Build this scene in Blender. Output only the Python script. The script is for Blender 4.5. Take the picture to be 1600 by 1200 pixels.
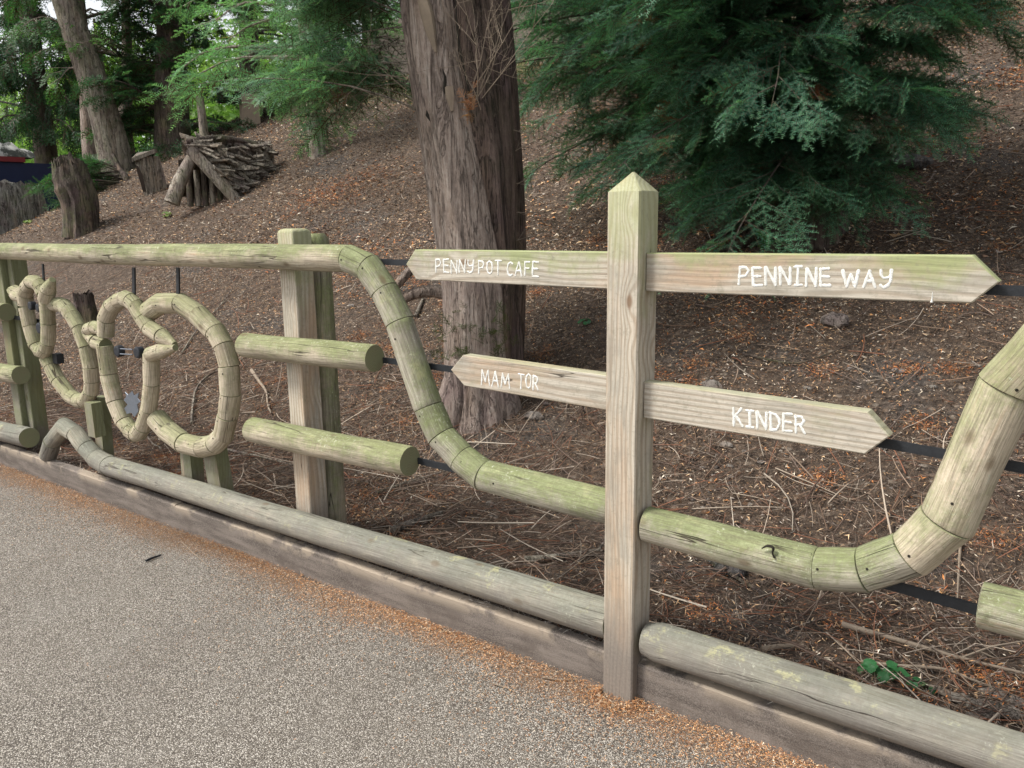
import bpy, math, random
import numpy as np
from mathutils import Vector, Matrix
R = math.radians
rs = np.random.RandomState(7)
random.seed(5)
scene = bpy.context.scene
for o in list(bpy.data.objects): bpy.data.objects.remove(o)

# ------------------------------------------------------------------ camera, world, sun, exposure
YAW, PITCH, ROLL, FPX = R(36.12), R(11.3), R(.81), 1250.0
CAM = np.array([0.0, -2.0578, 1.5])
FW = np.array([-math.sin(YAW)*math.cos(PITCH), math.cos(YAW)*math.cos(PITCH), -math.sin(PITCH)])
_R0 = np.cross(FW, [0, 0, 1]); _R0 /= np.linalg.norm(_R0); _U0 = np.cross(_R0, FW)
RT = _R0*math.cos(ROLL) - _U0*math.sin(ROLL)
UP = _U0*math.cos(ROLL) + _R0*math.sin(ROLL)
cd = bpy.data.cameras.new('camera'); cam = bpy.data.objects.new('camera', cd)
scene.collection.objects.link(cam)
cd.sensor_width = 36; cd.lens = 36*FPX/1600; cd.clip_start = .05; cd.clip_end = 2000
m = Matrix.Identity(4)
for i in range(3):
    m[i][0], m[i][1], m[i][2], m[i][3] = RT[i], UP[i], -FW[i], CAM[i]
cam.matrix_world = m
scene.camera = cam

SUN_EL, SUN_AZ = R(52), R(222)          # azimuth measured from +Y towards +X: behind the camera, to its left
w = bpy.data.worlds.new('World'); scene.world = w; w.use_nodes = True
nt = w.node_tree; bg = nt.nodes['Background']
sky = nt.nodes.new('ShaderNodeTexSky'); sky.sky_type = 'NISHITA'; sky.sun_disc = False
sky.sun_elevation = SUN_EL; sky.sun_rotation = SUN_AZ; sky.dust_density = 3; sky.air_density = 1
hs = nt.nodes.new('ShaderNodeHueSaturation'); hs.inputs['Saturation'].default_value = .18
nt.links.new(sky.outputs[0], hs.inputs['Color']); nt.links.new(hs.outputs[0], bg.inputs[0])
bg.inputs[1].default_value = .145
sl = bpy.data.lights.new('sun', 'SUN'); sl.energy = 2.3; sl.angle = R(12); sl.color = (1, .95, .87)
sun = bpy.data.objects.new('sun', sl); scene.collection.objects.link(sun)
sd = Vector((math.sin(SUN_AZ)*math.cos(SUN_EL), math.cos(SUN_AZ)*math.cos(SUN_EL), math.sin(SUN_EL)))
sun.rotation_euler = sd.to_track_quat('Z', 'Y').to_euler()
sun.location = (0, -6, 12)
vs = scene.view_settings; vs.view_transform = 'Standard'; vs.look = 'None'; vs.gamma = 1; vs.exposure = .74
scene.render.engine = 'CYCLES'
scene.cycles.max_bounces = 6; scene.cycles.transparent_max_bounces = 4

# ------------------------------------------------------------------ maths helpers
def ray(px, py): return (px-800)/FPX*RT - (py-600)/FPX*UP + FW
def at(px, py, Y=0.0):
    d = ray(px, py); return CAM + d*(Y-CAM[1])/d[1]
def dist(px, py, s):
    d = ray(px, py); return CAM + d*s/math.hypot(d[0], d[1])
def rad(px, py, Y, r):
    return r*float(np.dot(at(px, py, Y)-CAM, FW))/FPX
def sstep(a, b, x):
    t = np.clip((x-a)/(b-a), 0, 1); return t*t*(3-2*t)
_kx = np.array([-1e4, 0.02, .09, .5, 1.0, 2.0, 4.0, 8, 11, 12.5, 15, 60, 1e4])
_kz = np.array([-.08, -.08, .105, .13, .19, .58, 1.5, 3.3, 4.6, 4.9, 5.0, 5.0, 5.0])
_nr = np.random.RandomState(3)
_nf = [(_nr.uniform(0, 6.28), _nr.uniform(0, 6.28), 1.7**k*.5, k) for k in range(9) for _ in range(2)]
def nz(x, y):
    z = 0*x
    for a, ph, f, k in _nf:
        z = z + np.sin((x*math.cos(a)+y*math.sin(a))*f + ph + 1.3*np.sin(y*f*.37+ph*2))/(1.5**k)
    return z*.25
def terr(x, y):
    x = np.asarray(x, float); y = np.asarray(y, float)
    z = .5*np.interp(y, _kx, _kz) + .25*np.interp(y-.03, _kx, _kz) + .25*np.interp(y+.03, _kx, _kz)
    fall = sstep(-20.5, -14.5, x + .25*(y-5))
    z = z*(.02+.98*fall)
    amp = .012 + .068*sstep(.4, 2.5, y)
    return z + nz(x, y)*amp*(y > .03)
def on(px, py, smax=60):
    d = ray(px, py); d = d/math.hypot(d[0], d[1]); s = 2.1
    while s < smax:
        p = CAM + d*s
        if p[1] > .1 and p[2] < terr(p[0], p[1]): return np.array([p[0], p[1], float(terr(p[0], p[1]))])
        s += .02
    return CAM + d*smax
def nrm(v): return v/(np.linalg.norm(v)+1e-12)

# ------------------------------------------------------------------ mesh accumulator
class G:
    def __init__(s): s.v = []; s.f = []; s.w = []; s.m = []; s.c = []
    def add(s, V, F, W=None, mi=0, col=None):
        n = len(s.v); V = [tuple(map(float, p)) for p in V]
        s.v += V; s.w += [tuple(map(float, q)) for q in (W if W is not None else V)]
        s.f += [tuple(i+n for i in f) for f in F]; s.m += [mi]*len(F)
        if col is not None: s.c += [col]*len(F)
    def loft(s, rings, wr=None, mi=0, caps=(True, True), capmi=None, col=None):
        k = len(rings[0]); V = []; W = []
        for i, r in enumerate(rings):
            V += list(r); W += list(wr[i] if wr is not None else r)
        F = []
        for i in range(len(rings)-1):
            for j in range(k):
                a = i*k+j; b = i*k+(j+1) % k
                F.append((a, b, b+k, a+k))
        s.add(V, F, W, mi, col)
        cm = mi if capmi is None else capmi
        for e, ok in ((0, caps[0]), (-1, caps[1])):
            if not ok: continue
            r = list(rings[e]); q = list(wr[e] if wr is not None else r)
            c = np.mean(r, 0); cq = np.mean(q, 0)
            Fs = [(j, k, (j+1) % k) if e == 0 else (k, j, (j+1) % k) for j in range(k)]
            s.add(r+[c], Fs, q+[cq], cm, col)
def frame(d):
    d = nrm(np.array(d, float)); a = np.array([0, 0, 1.]) if abs(d[2]) < .9 else np.array([0, 1., 0])
    u = nrm(np.cross(a, d)); v = np.cross(d, u); return d, u, v
def tube(g, pts, radii, n=8, ridge=0, seed=0, mi=0, caps=(True, True), col=None, jit=0, sub=0):
    pts = [np.array(p, float) for p in pts]; radii = list(radii)
    if sub:                                     # Catmull-Rom refinement
        P = [2*pts[0]-pts[1]]+pts+[2*pts[-1]-pts[-2]]; q = []; rr = []
        for i in range(len(pts)-1):
            for j in range(sub):
                t = j/sub; a, b, c, d = P[i:i+4]
                q.append(.5*((2*b)+(-a+c)*t+(2*a-5*b+4*c-d)*t*t+(-a+3*b-3*c+d)*t**3))
                rr.append(radii[i]*(1-t)+radii[i+1]*t)
        pts = q+[pts[-1]]; radii = rr+[radii[-1]]
    rr = np.random.RandomState(seed); ph = rr.uniform(0, 6.28, 12)
    d0 = nrm(pts[1]-pts[0]); _, u, v = frame(d0); rings = []; ws = []; L = 0
    for i, p in enumerate(pts):
        d = nrm(pts[min(i+1, len(pts)-1)]-pts[max(i-1, 0)])
        u = nrm(u-d*np.dot(u, d)); v = np.cross(d, u)
        if i: L += np.linalg.norm(p-pts[i-1])
        ring = []; wr = []
        for j in range(n):
            a = 2*math.pi*j/n; r = radii[i]
            if ridge:
                r *= 1+ridge*(.5*math.sin(3*a+ph[0]+.5*math.sin(L*1.1+ph[1]))+.45*math.sin(5*a+ph[2]+.8*math.sin(L*.9+ph[3]))
                     + .3*math.sin(9*a+ph[4]+math.sin(L*2+ph[5]))+.22*math.sin(14*a+ph[6]+1.5*math.sin(L*2.3+ph[7])) + .2*math.sin(L*5+2*a+ph[8]))
            if jit: r *= 1+jit*rr.uniform(-1, 1)
            ring.append(p+u*math.cos(a)*r+v*math.sin(a)*r)
            wr.append((math.cos(a)*radii[i], math.sin(a)*radii[i], L+seed*3.7))
        rings.append(ring); ws.append(wr)
    g.loft(rings, ws, mi, caps, col=col)
def mitre_log(g, P, i, rd, seed, gap=.0011, capmi=1, n=28, ends=(0, 0), holes=0, bow=1.):
    """segment i of polyline P, cut in the bisector planes of its two joints"""
    a, b = P[i], P[i+1]; d = nrm(b-a); _, u, v = frame(d)
    na = nrm(d+nrm(a-P[i-1])) if i > 0 else d
    nb = nrm(d+nrm(P[i+2]-b)) if i+2 < len(P) else d
    L = np.linalg.norm(b-a); ra, rb = rd[i], rd[i+1]
    rr = np.random.RandomState(seed); ph = rr.uniform(0, 6.28, 6); off = rr.uniform(0, 40)
    jo = (u*rr.uniform(-1, 1)+v*rr.uniform(-1, 1))*.0022*(L < .7); rs_ = 1+rr.uniform(-.022, .022)*(L < .7)
    a = a+jo; b = b+jo; ra *= rs_; rb *= rs_
    def ring(t, inset, k):
        out = []; wr = []
        for j in range(n):
            an = 2*math.pi*j/n; r = (ra+(rb-ra)*t)*(1+.012*math.sin(2*an+ph[0]+3*t)+.012*math.sin(3*an+ph[1])+.008*math.sin(9*t+an*2+ph[2])+(.012*math.sin(t*L*11+ph[3]+2*math.sin(an+ph[5])) if L > .3 else 0)) - inset
            o = (u*math.cos(an)+v*math.sin(an))*r
            base = a+o+(u*math.sin(3.1*t*max(1, L)+ph[3])+v*math.sin(2.3*t*max(1, L)+ph[4]))*.0035*math.sin(math.pi*t)*min(1, L)*bow; sa = -np.dot(o, na)/np.dot(d, na); sb = L-np.dot(o, nb)/np.dot(d, nb)
            sa += gap+(inset if k == 0 else 0) - (inset if k == 0 else 0); sb -= gap
            s = sa+(sb-sa)*t
            out.append(base+d*s); wr.append((math.cos(an)*r, math.sin(an)*r, s+off))
        return out, wr
    ts = [0]+[.012]+list(np.linspace(.06, .94, 7 if L < .6 else 26))+[.988]+[1]
    rings = []; wr = []
    for t in ts:
        e = min(.0028, .035*ra) if t in (0, 1) else 0
        if t == 0 and ends[0]: e = .012
        if t == 1 and ends[1]: e = .012
        q, ww = ring(t, e, 1); rings.append(q); wr.append(ww)
    g.loft(rings, wr, 0, (True, True), capmi)
    for h in range(holes):                      # dark countersunk screw holes near the joint, on the viewer-facing side
        t = rr.uniform(.12, .3); an_dir = nrm(np.array([rr.uniform(-.35, .35), -1, rr.uniform(-.1, .5)]))
        p = a+d*L*t; o = nrm(an_dir-d*np.dot(an_dir, d)); r = (ra+(rb-ra)*t)
        c = p+o*(r+.0006); _, e1, e2 = frame(o)
        rg = [c+(e1*math.cos(k*math.pi/4)+e2*math.sin(k*math.pi/4))*.0036 for k in range(8)]
        rg2 = [q-o*.006 for q in rg]
        g.loft([rg2, rg], None, 2)
def prism(g, poly, y0, y1, bev=.003, seed=0):
    """poly: list of (x,z); thickness along Y, bevelled; wood coordinates run along the first edge"""
    P = np.array(poly, float); c = P.mean(0); n = len(P)
    def inset(e):
        out = []
        for i in range(n):
            a, b, q = P[i-1], P[i], P[(i+1) % n]
            d1 = nrm(b-a); d2 = nrm(q-b); n1 = np.array([-d1[1], d1[0]]); n2 = np.array([-d2[1], d2[0]])
            if np.dot(n1, c-b) < 0: n1, n2 = -n1, -n2
            m_ = nrm(n1+n2); out.append(b+m_*e/max(.4, np.dot(m_, n1)))
        return out
    al = nrm(P[1]-P[0]); ac = np.array([-al[1], al[0]])
    rings = []; wr = []
    for y, e in ((y0, bev), (y0+bev, 0), (y1-bev, 0), (y1, bev)):
        q = inset(e); rings.append([(p[0], y, p[1]) for p in q])
        wr.append([(np.dot(p-c, ac), y, np.dot(p-c, al)+seed*2.3) for p in q])
    g.loft(rings, wr)
def box_post(g, x0, x1, y0, y1, z0, z1, bev=.005, tip=0, seed=0, cham=0, taper=0):
    def ring(x0, x1, y0, y1, z, b):
        return [(x0+b, y0, z), (x1-b, y0, z), (x1, y0+b, z), (x1, y1-b, z), (x1-b, y1, z), (x0+b, y1, z), (x0, y1-b, z), (x0, y0+b, z)]
    zs = list(np.linspace(z0, z1, 9)); rings = []
    for z in zs: rings.append(ring(x0, x1, y0, y1, z, bev))
    if tip:
        m_ = bev; cx, cy = (x0+x1)/2, (y0+y1)/2
        rings.append(ring(x0+.002, x1-.002, y0+.002, y1-.002, z1+.003, bev))
        rings.append(ring(cx-.003, cx+.003, cy-.003, cy+.003, z1+tip, .001))
    elif cham:
        for k in (1, 2, 3):
            e = cham*(1-math.cos(k*math.pi/6)); rings.append(ring(x0+e, x1-e, y0+e, y1-e, z1+cham*math.sin(k*math.pi/6), bev))
    cx, cy = (x0+x1)/2, (y0+y1)/2
    wr = [[(p[0]-cx, p[1]-cy, p[2]+seed*2.3) for p in r] for r in rings]
    g.loft([[(p[0], p[1], p[2]) for p in r] for r in rings], wr)

def mesh_from(name, V, F, origin, mats, mi=None, wc=None, col=None, smooth=False):
    me = bpy.data.meshes.new(name); V = np.asarray(V, np.float32)-np.asarray(origin, np.float32)
    if isinstance(F, np.ndarray):
        k = F.shape[1]; me.vertices.add(len(V)); me.vertices.foreach_set('co', V.ravel())
        me.loops.add(F.size); me.loops.foreach_set('vertex_index', F.ravel().astype(np.int32))
        me.polygons.add(len(F)); me.polygons.foreach_set('loop_start', np.arange(0, F.size, k, dtype=np.int32))
        me.polygons.foreach_set('loop_total', np.full(len(F), k, np.int32))
        me.update(calc_edges=True)
    else:
        me.from_pydata(V.tolist(), [], F); me.update()
    for mm in mats: me.materials.append(mm)
    if mi is not None and len(mats) > 1: me.polygons.foreach_set('material_index', np.array(mi, np.int32))
    if wc is not None:
        a = me.attributes.new('wc', 'FLOAT_VECTOR', 'POINT'); a.data.foreach_set('vector', np.asarray(wc, np.float32).ravel())
    if col is not None and len(col):
        c = np.ones((len(me.polygons), 4), np.float32); c[:, :3] = np.asarray(col, np.float32)
        a = me.attributes.new('col', 'FLOAT_COLOR', 'FACE'); a.data.foreach_set('color', c.ravel())
    if smooth: me.polygons.foreach_set('use_smooth', np.ones(len(me.polygons), bool))
    return me
def smooth_by_angle(me, ang=35):
    me.polygons.foreach_set('use_smooth', np.ones(len(me.polygons), bool))
    try: me.set_sharp_from_angle(angle=R(ang))
    except Exception: pass
class Thing:
    def __init__(s, name, label, cat, origin, group=None):
        s.o = bpy.data.objects.new(name, None); scene.collection.objects.link(s.o)
        s.org = np.array(origin, float); s.o.location = s.org; s.o.empty_display_size = .1
        s.o['label'] = label; s.o['category'] = cat
        if group: s.o['group'] = group
    def part(s, name, g, mats, parent=None, label=None, smooth=True, kind=None, ang=35):
        if isinstance(g, G): me = mesh_from(name, g.v, g.f, s.org, mats, g.m, g.w, g.c)
        else: me = mesh_from(name, g[0], g[1], s.org, mats, None, None, g[2] if len(g) > 2 else None)
        if smooth and isinstance(g, G): smooth_by_angle(me, ang)
        o = bpy.data.objects.new(name, me); scene.collection.objects.link(o); o.parent = parent or s.o
        if label: o['label'] = label
        if kind: o['kind'] = kind
        return o
def single(name, g, mats, label=None, cat=None, kind=None, group=None, origin=None, smooth=True, ang=35):
    V = np.asarray(g.v if isinstance(g, G) else g[0])
    if origin is None: origin = (V[:, 0].mean(), V[:, 1].mean(), V[:, 2].min()) if kind != 'structure' else (0, 0, 0)
    if isinstance(g, G): me = mesh_from(name, g.v, g.f, origin, mats, g.m, g.w, g.c)
    else: me = mesh_from(name, g[0], g[1], origin, mats, None, None, g[2] if len(g) > 2 else None)
    if smooth and isinstance(g, G): smooth_by_angle(me, ang)
    o = bpy.data.objects.new(name, me); scene.collection.objects.link(o); o.location = origin
    if label: o['label'] = label
    if cat: o['category'] = cat
    if kind: o['kind'] = kind
    if group: o['group'] = group
    return o

# ------------------------------------------------------------------ materials
class N:
    def __init__(s, name, rough=.8):
        s.m = bpy.data.materials.new(name); s.m.use_nodes = True; s.t = s.m.node_tree
        s.b = s.t.nodes['Principled BSDF']; s.b.inputs['Roughness'].default_value = rough
        s.b.inputs['Specular IOR Level'].default_value = .3
    def n(s, t, **k):
        x = s.t.nodes.new(t)
        for a, b in k.items(): setattr(x, a, b)
        return x
    def l(s, a, b): s.t.links.new(a, b)
    def put(s, sock, v):
        if isinstance(v, (int, float)): sock.default_value = v
        elif isinstance(v, (tuple, list)): sock.default_value = tuple(v)+((1,) if len(v) == 3 and sock.type == 'RGBA' else ())
        else: s.l(v, sock)
    def math(s, op, a, b=0, c=None, clamp=False):
        x = s.n('ShaderNodeMath', operation=op, use_clamp=clamp); s.put(x.inputs[0], a); s.put(x.inputs[1], b)
        if c is not None: s.put(x.inputs[2], c)
        return x.outputs[0]
    def attr(s, name): return s.n('ShaderNodeAttribute', attribute_name=name)
    def obj(s): return s.n('ShaderNodeTexCoord').outputs['Object']
    def pos(s): return s.n('ShaderNodeNewGeometry').outputs['Position']
    def nor(s): return s.n('ShaderNodeNewGeometry').outputs['Normal']
    def map(s, v, sc, loc=(0, 0, 0)):
        x = s.n('ShaderNodeMapping'); s.l(v, x.inputs[0]); x.inputs['Scale'].default_value = sc; x.inputs['Location'].default_value = loc
        return x.outputs[0]
    def sep(s, v): x = s.n('ShaderNodeSeparateXYZ'); s.l(v, x.inputs[0]); return x.outputs
    def comb(s, a, b, c):
        x = s.n('ShaderNodeCombineXYZ'); s.put(x.inputs[0], a); s.put(x.inputs[1], b); s.put(x.inputs[2], c); return x.outputs[0]
    def noise(s, v, sc, det=4, ro=.55, dist=0):
        x = s.n('ShaderNodeTexNoise'); s.l(v, x.inputs['Vector']); x.inputs['Scale'].default_value = sc
        x.inputs['Detail'].default_value = det; x.inputs['Roughness'].default_value = ro; x.inputs['Distortion'].default_value = dist
        return x.outputs['Fac']
    def vor(s, v, sc, feat='F1', out='Distance'):
        x = s.n('ShaderNodeTexVoronoi', feature=feat); s.l(v, x.inputs['Vector']); x.inputs['Scale'].default_value = sc
        return x.outputs[out]
    def ramp(s, f, a, b, lo=0, hi=1):
        x = s.n('ShaderNodeMapRange', interpolation_type='SMOOTHSTEP'); s.put(x.inputs[0], f)
        for i, q in enumerate((a, b, lo, hi)): x.inputs[i+1].default_value = q
        return x.outputs[0]
    def mix(s, f, a, b, mode='MIX'):
        x = s.n('ShaderNodeMix', data_type='RGBA', blend_type=mode); s.put(x.inputs[0], f); s.put(x.inputs[6], a); s.put(x.inputs[7], b); return x.outputs[2]
    def cr(s, f, stops):
        x = s.n('ShaderNodeValToRGB'); s.l(f, x.inputs[0]); e = x.color_ramp.elements
        e[0].position, e[0].color = stops[0][0], (*stops[0][1], 1); e[1].position, e[1].color = stops[-1][0], (*stops[-1][1], 1)
        for p, c in stops[1:-1]:
            q = e.new(p); q.color = (*c, 1)
        return x.outputs[0]
    def bump(s, h, st, d=.01, prev=None):
        x = s.n('ShaderNodeBump'); x.inputs['Strength'].default_value = st; x.inputs['Distance'].default_value = d; s.l(h, x.inputs['Height'])
        if prev is not None: s.l(prev, x.inputs['Normal'])
        return x.outputs[0]
    def fin(s, col, nrm_=None, rough=None):
        s.put(s.b.inputs['Base Color'], col)
        if nrm_ is not None: s.l(nrm_, s.b.inputs['Normal'])
        if rough is not None: s.put(s.b.inputs['Roughness'], rough)
        return s.m

def m_log(name, warm=.5, algae=.6, dirt=.30, lichen=.3, cool=0., gain=1.):
    s = N(name, .85); wc = s.attr('wc').outputs['Vector']; P = s.pos(); nz_ = s.sep(s.nor())[2]
    grain = s.noise(s.map(wc, (60, 60, 2.6)), 1, 6, .68)
    fib = s.noise(s.map(wc, (230, 230, 9)), 1, 3, .7)
    cross = s.noise(s.map(wc, (14, 14, 55)), 1, 4, .7)
    big = s.noise(s.map(wc, (7, 7, 2.2)), 1, 4, .6)
    blot = s.noise(P, 11, 6, .7); fine = s.noise(P, 95, 5, .75)
    pale = s.cr(s.math('ADD', s.math('MULTIPLY', grain, .65), s.math('MULTIPLY', big, .4)), [(.30, (.17, .145, .105)), (.45, (.31, .275, .21)), (.6, (.45, .415, .335)), (.78, (.39, .27, .185))])
    grey = s.mix(s.ramp(grain, .3, .7), (.13, .125, .11), (.36, .345, .30))
    base = s.mix(s.ramp(s.math('ADD', big, s.math('MULTIPLY', blot, .3)), .5, .8, 1-warm, 0), pale, grey)
    if gain != 1: base = s.mix(1., base, (gain*1.03, gain*.965, gain*.91), 'MULTIPLY')
    # algae, living on the upper side of the wood, patchy
    am = s.math('ADD', s.math('MULTIPLY', nz_, .40), s.math('MULTIPLY', s.math('SUBTRACT', s.noise(P, 4.2, 6, .75), .5), 1.7))
    am = s.math('ADD', am, s.math('MULTIPLY', s.math('SUBTRACT', fine, .5), .7))
    am = s.ramp(am, -.32+.3*(1-algae), .34, 0, algae)
    g0, g1, g2 = ((.07, .09, .022), (.155, .195, .062), (.30, .345, .16)) if not cool else ((.065, .08, .06), (.135, .155, .12), (.25, .27, .21))
    green = s.cr(s.math('ADD', s.math('MULTIPLY', s.noise(s.map(wc, (30, 30, 8)), 1, 6, .8), .6), s.math('MULTIPLY', fine, .4)), [(.33, g0), (.5, g1), (.66, g2)])
    c = s.mix(am, base, green)
    spots = s.math('MULTIPLY', s.ramp(fine, .55, .66), s.ramp(s.noise(P, 8, 4, .7), .5, .62))
    c = s.mix(s.math('MULTIPLY', spots, .7), c, (.56, .57, .46))
    yl = s.math('MULTIPLY', s.ramp(s.noise(P, 9, 5, .75), .56, .66), s.ramp(nz_, -.3, .3))
    c = s.mix(s.math('MULTIPLY', yl, lichen), c, (.46, .45, .24))
    dk = s.math('MULTIPLY', s.ramp(s.noise(P, 17, 6, .8), .57, .70), .5); c = s.mix(dk, c, (.10, .09, .055))
    # drying cracks and knots
    cn = s.noise(s.map(wc, (17, 17, 1.1)), 1, 3, .45)
    crack = s.ramp(s.math('ABSOLUTE', s.math('SUBTRACT', cn, .5)), 0, .009, 1, 0)
    crack = s.math('MULTIPLY', crack, s.ramp(s.noise(s.map(wc, (9, 9, 2.5), (5, 0, 0)), 1, 2), .48, .6))
    kd = s.vor(s.map(wc, (9, 9, 5)), 1); knot = s.ramp(kd, .05, .16, 1, 0)
    c = s.mix(s.math('MULTIPLY', knot, .7), c, (.13, .09, .05))
    c = s.mix(s.math('MULTIPLY', crack, .9), c, (.04, .03, .02))
    c = s.mix(s.ramp(fib, .32, .58, .5, 0), c, (.10, .085, .06))
    c = s.mix(s.ramp(cross, .3, .5, .16, 0), c, (.09, .08, .05))
    # splashed soil on what is near the ground
    zz = s.sep(P)[2]; dm = s.ramp(s.math('ADD', zz, s.math('MULTIPLY', s.math('SUBTRACT', blot, .5), .18)), dirt-.16, dirt+.04, .8, 0)
    c = s.mix(dm, c, s.mix(fine, (.11, .098, .085), (.27, .245, .22)))
    h = s.math('ADD', s.math('MULTIPLY', fib, .35), s.math('SUBTRACT', s.math('MULTIPLY', grain, .7), s.math('MULTIPLY', crack, 1.3)))
    h = s.math('ADD', h, s.math('MULTIPLY', blot, .6))
    return s.fin(c, s.bump(h, .75, .006), .85)
def m_endgrain():
    s = N('end_grain', .9); wc = s.attr('wc').outputs['Vector']; x, y, z = s.sep(wc)
    r = s.math('SQRT', s.math('ADD', s.math('MULTIPLY', x, x), s.math('MULTIPLY', y, y)))
    r = s.math('ADD', r, s.math('MULTIPLY', s.noise(wc, 30), .008))
    ring = s.math('SINE', s.math('MULTIPLY', r, 1100))
    c = s.mix(s.ramp(ring, -1, 1), (.16, .15, .09), (.27, .25, .16)); c = s.mix(s.noise(wc, 25), c, (.20, .22, .12))
    return s.fin(c, s.bump(ring, .2, .002))
def m_sawn(name, tone=0., algae=.6, topz=None, dirt=None, ringf=700, mul=1.):
    s = N(name, .8); wc = s.attr('wc').outputs['Vector']; P = s.pos(); u, v, w_ = s.sep(wc)
    ks = s.comb(s.math('MULTIPLY', u, 8), s.math('MULTIPLY', v, 2), s.math('MULTIPLY', w_, 3.6))
    kd = s.vor(ks, 1); kn = s.ramp(kd, .0, .34, 1, 0)
    lo = s.noise(s.map(wc, (5, 5, 1.1)), 1, 2, .5)
    d = s.math('ADD', u, s.math('MULTIPLY', lo, .11)); d = s.math('ADD', d, s.math('MULTIPLY', kn, .028))
    d = s.math('ADD', d, s.math('MULTIPLY', v, .45))
    d = s.math('ADD', d, s.math('MULTIPLY', s.noise(s.map(wc, (60, 60, 8)), 1, 3), .003))
    ring = s.math('SINE', s.math('MULTIPLY', d, ringf)); ring = s.math('POWER', s.ramp(ring, -1, 1), 2.2)
    fib = s.noise(s.map(wc, (300, 300, 7)), 1, 3, .6); big = s.noise(s.map(wc, (8, 8, 2)), 1, 3)
    light = s.mix(big, (.56+tone, .505+tone*.6, .42), (.47+tone, .435+tone*.4, .37))
    c = s.mix(s.math('MULTIPLY', ring, .55), light, (.28+tone, .215+tone*.5, .155))
    c = s.mix(s.ramp(big, .46, .68, 0, .65), c, (.45, .30, .19)); c = s.mix(s.ramp(s.noise(s.map(wc, (9, 9, 3.1), (2, 5, 1)), 1, 5, .7), .48, .64, 0, .55), c, (.30, .28, .235))
    c = s.mix(s.ramp(fib, .35, .6, .35, 0), c, (.17, .14, .10))
    core = s.ramp(kd, .045, .11, 1, 0); c = s.mix(s.math('MULTIPLY', core, .8), c, (.17, .095, .05))
    nn = s.noise(P, 7, 5, .7); az = s.sep(s.nor()); side = s.math('MULTIPLY', az[0], .30)
    am = s.math('ADD', s.math('ADD', s.math('MULTIPLY', s.math('SUBTRACT', nn, .5), 1.7), s.math('MULTIPLY', az[2], .5)), side)
    z = s.sep(P)[2]
    if topz is not None: am = s.math('ADD', am, s.ramp(z, topz[0], topz[1], -.35, .42))
    am = s.ramp(am, 0, .62, 0, algae)
    c = s.mix(am, c, s.mix(s.noise(s.map(wc, (40, 40, 6)), 1, 5, .7), (.17, .20, .06), (.38, .42, .22)))
    c = s.mix(s.ramp(s.noise(P, 70, 6, .8), .5, .68, 0, .4), c, (.20, .185, .14))
    if mul != 1: c = s.mix(1., c, (mul, mul, mul*.95), 'MULTIPLY')
    cn = s.noise(s.map(wc, (22, 22, .9), (3, 0, 0)), 1, 2, .4)
    crack = s.math('MULTIPLY', s.ramp(s.math('ABSOLUTE', s.math('SUBTRACT', cn, .5)), 0, .005, 1, 0), s.ramp(s.noise(s.map(wc, (9, 9, 3)), 1, 2), .52, .62))
    c = s.mix(s.math('MULTIPLY', crack, .9), c, (.04, .03, .02)); c = s.mix(s.ramp(s.noise(P, 13, 6, .8), .55, .7, 0, .45), c, (.19, .18, .13))
    if dirt:
        bl = s.noise(P, 10, 5, .65)
        c = s.mix(s.ramp(s.math('ADD', z, s.math('MULTIPLY', s.math('SUBTRACT', bl, .5), .16)), dirt-.20, dirt+.14, .9, 0), c, s.mix(s.noise(P, 120, 3), (.11, .095, .083), (.25, .215, .185)))
    h = s.math('SUBTRACT', s.math('ADD', s.math('MULTIPLY', fib, .4), s.math('MULTIPLY', ring, -.3)), crack)
    return s.fin(c, s.bump(h, .45, .003))
def m_kerb():
    s = N('muddy_timber', .95); P = s.pos(); z = s.sep(P)[2]
    n = s.noise(s.map(P, (4, 4, 30)), 1, 5, .6); sp = s.noise(P, 260, 3, .7); b = s.noise(P, 5, 5, .65)
    c = s.mix(s.ramp(n, .3, .7), (.07, .058, .05), (.18, .152, .132)); c = s.mix(s.ramp(sp, .42, .62, 0, .6), c, (.235, .205, .18)); c = s.mix(s.ramp(b, .5, .66, 0, .6), c, (.10, .082, .07))
    c = s.mix(s.math('MULTIPLY', s.ramp(z, .085, .135), s.ramp(b, .45, .56)), c, (.33, .275, .215))
    cr_ = s.ramp(s.vor(s.map(P, (2, 2, 40)), 1, 'DISTANCE_TO_EDGE'), 0, .015, 1, 0)
    c = s.mix(s.math('MULTIPLY', cr_, .35), c, (.06, .05, .045))
    return s.fin(c, s.bump(s.math('ADD', sp, n), .5, .004))
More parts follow.
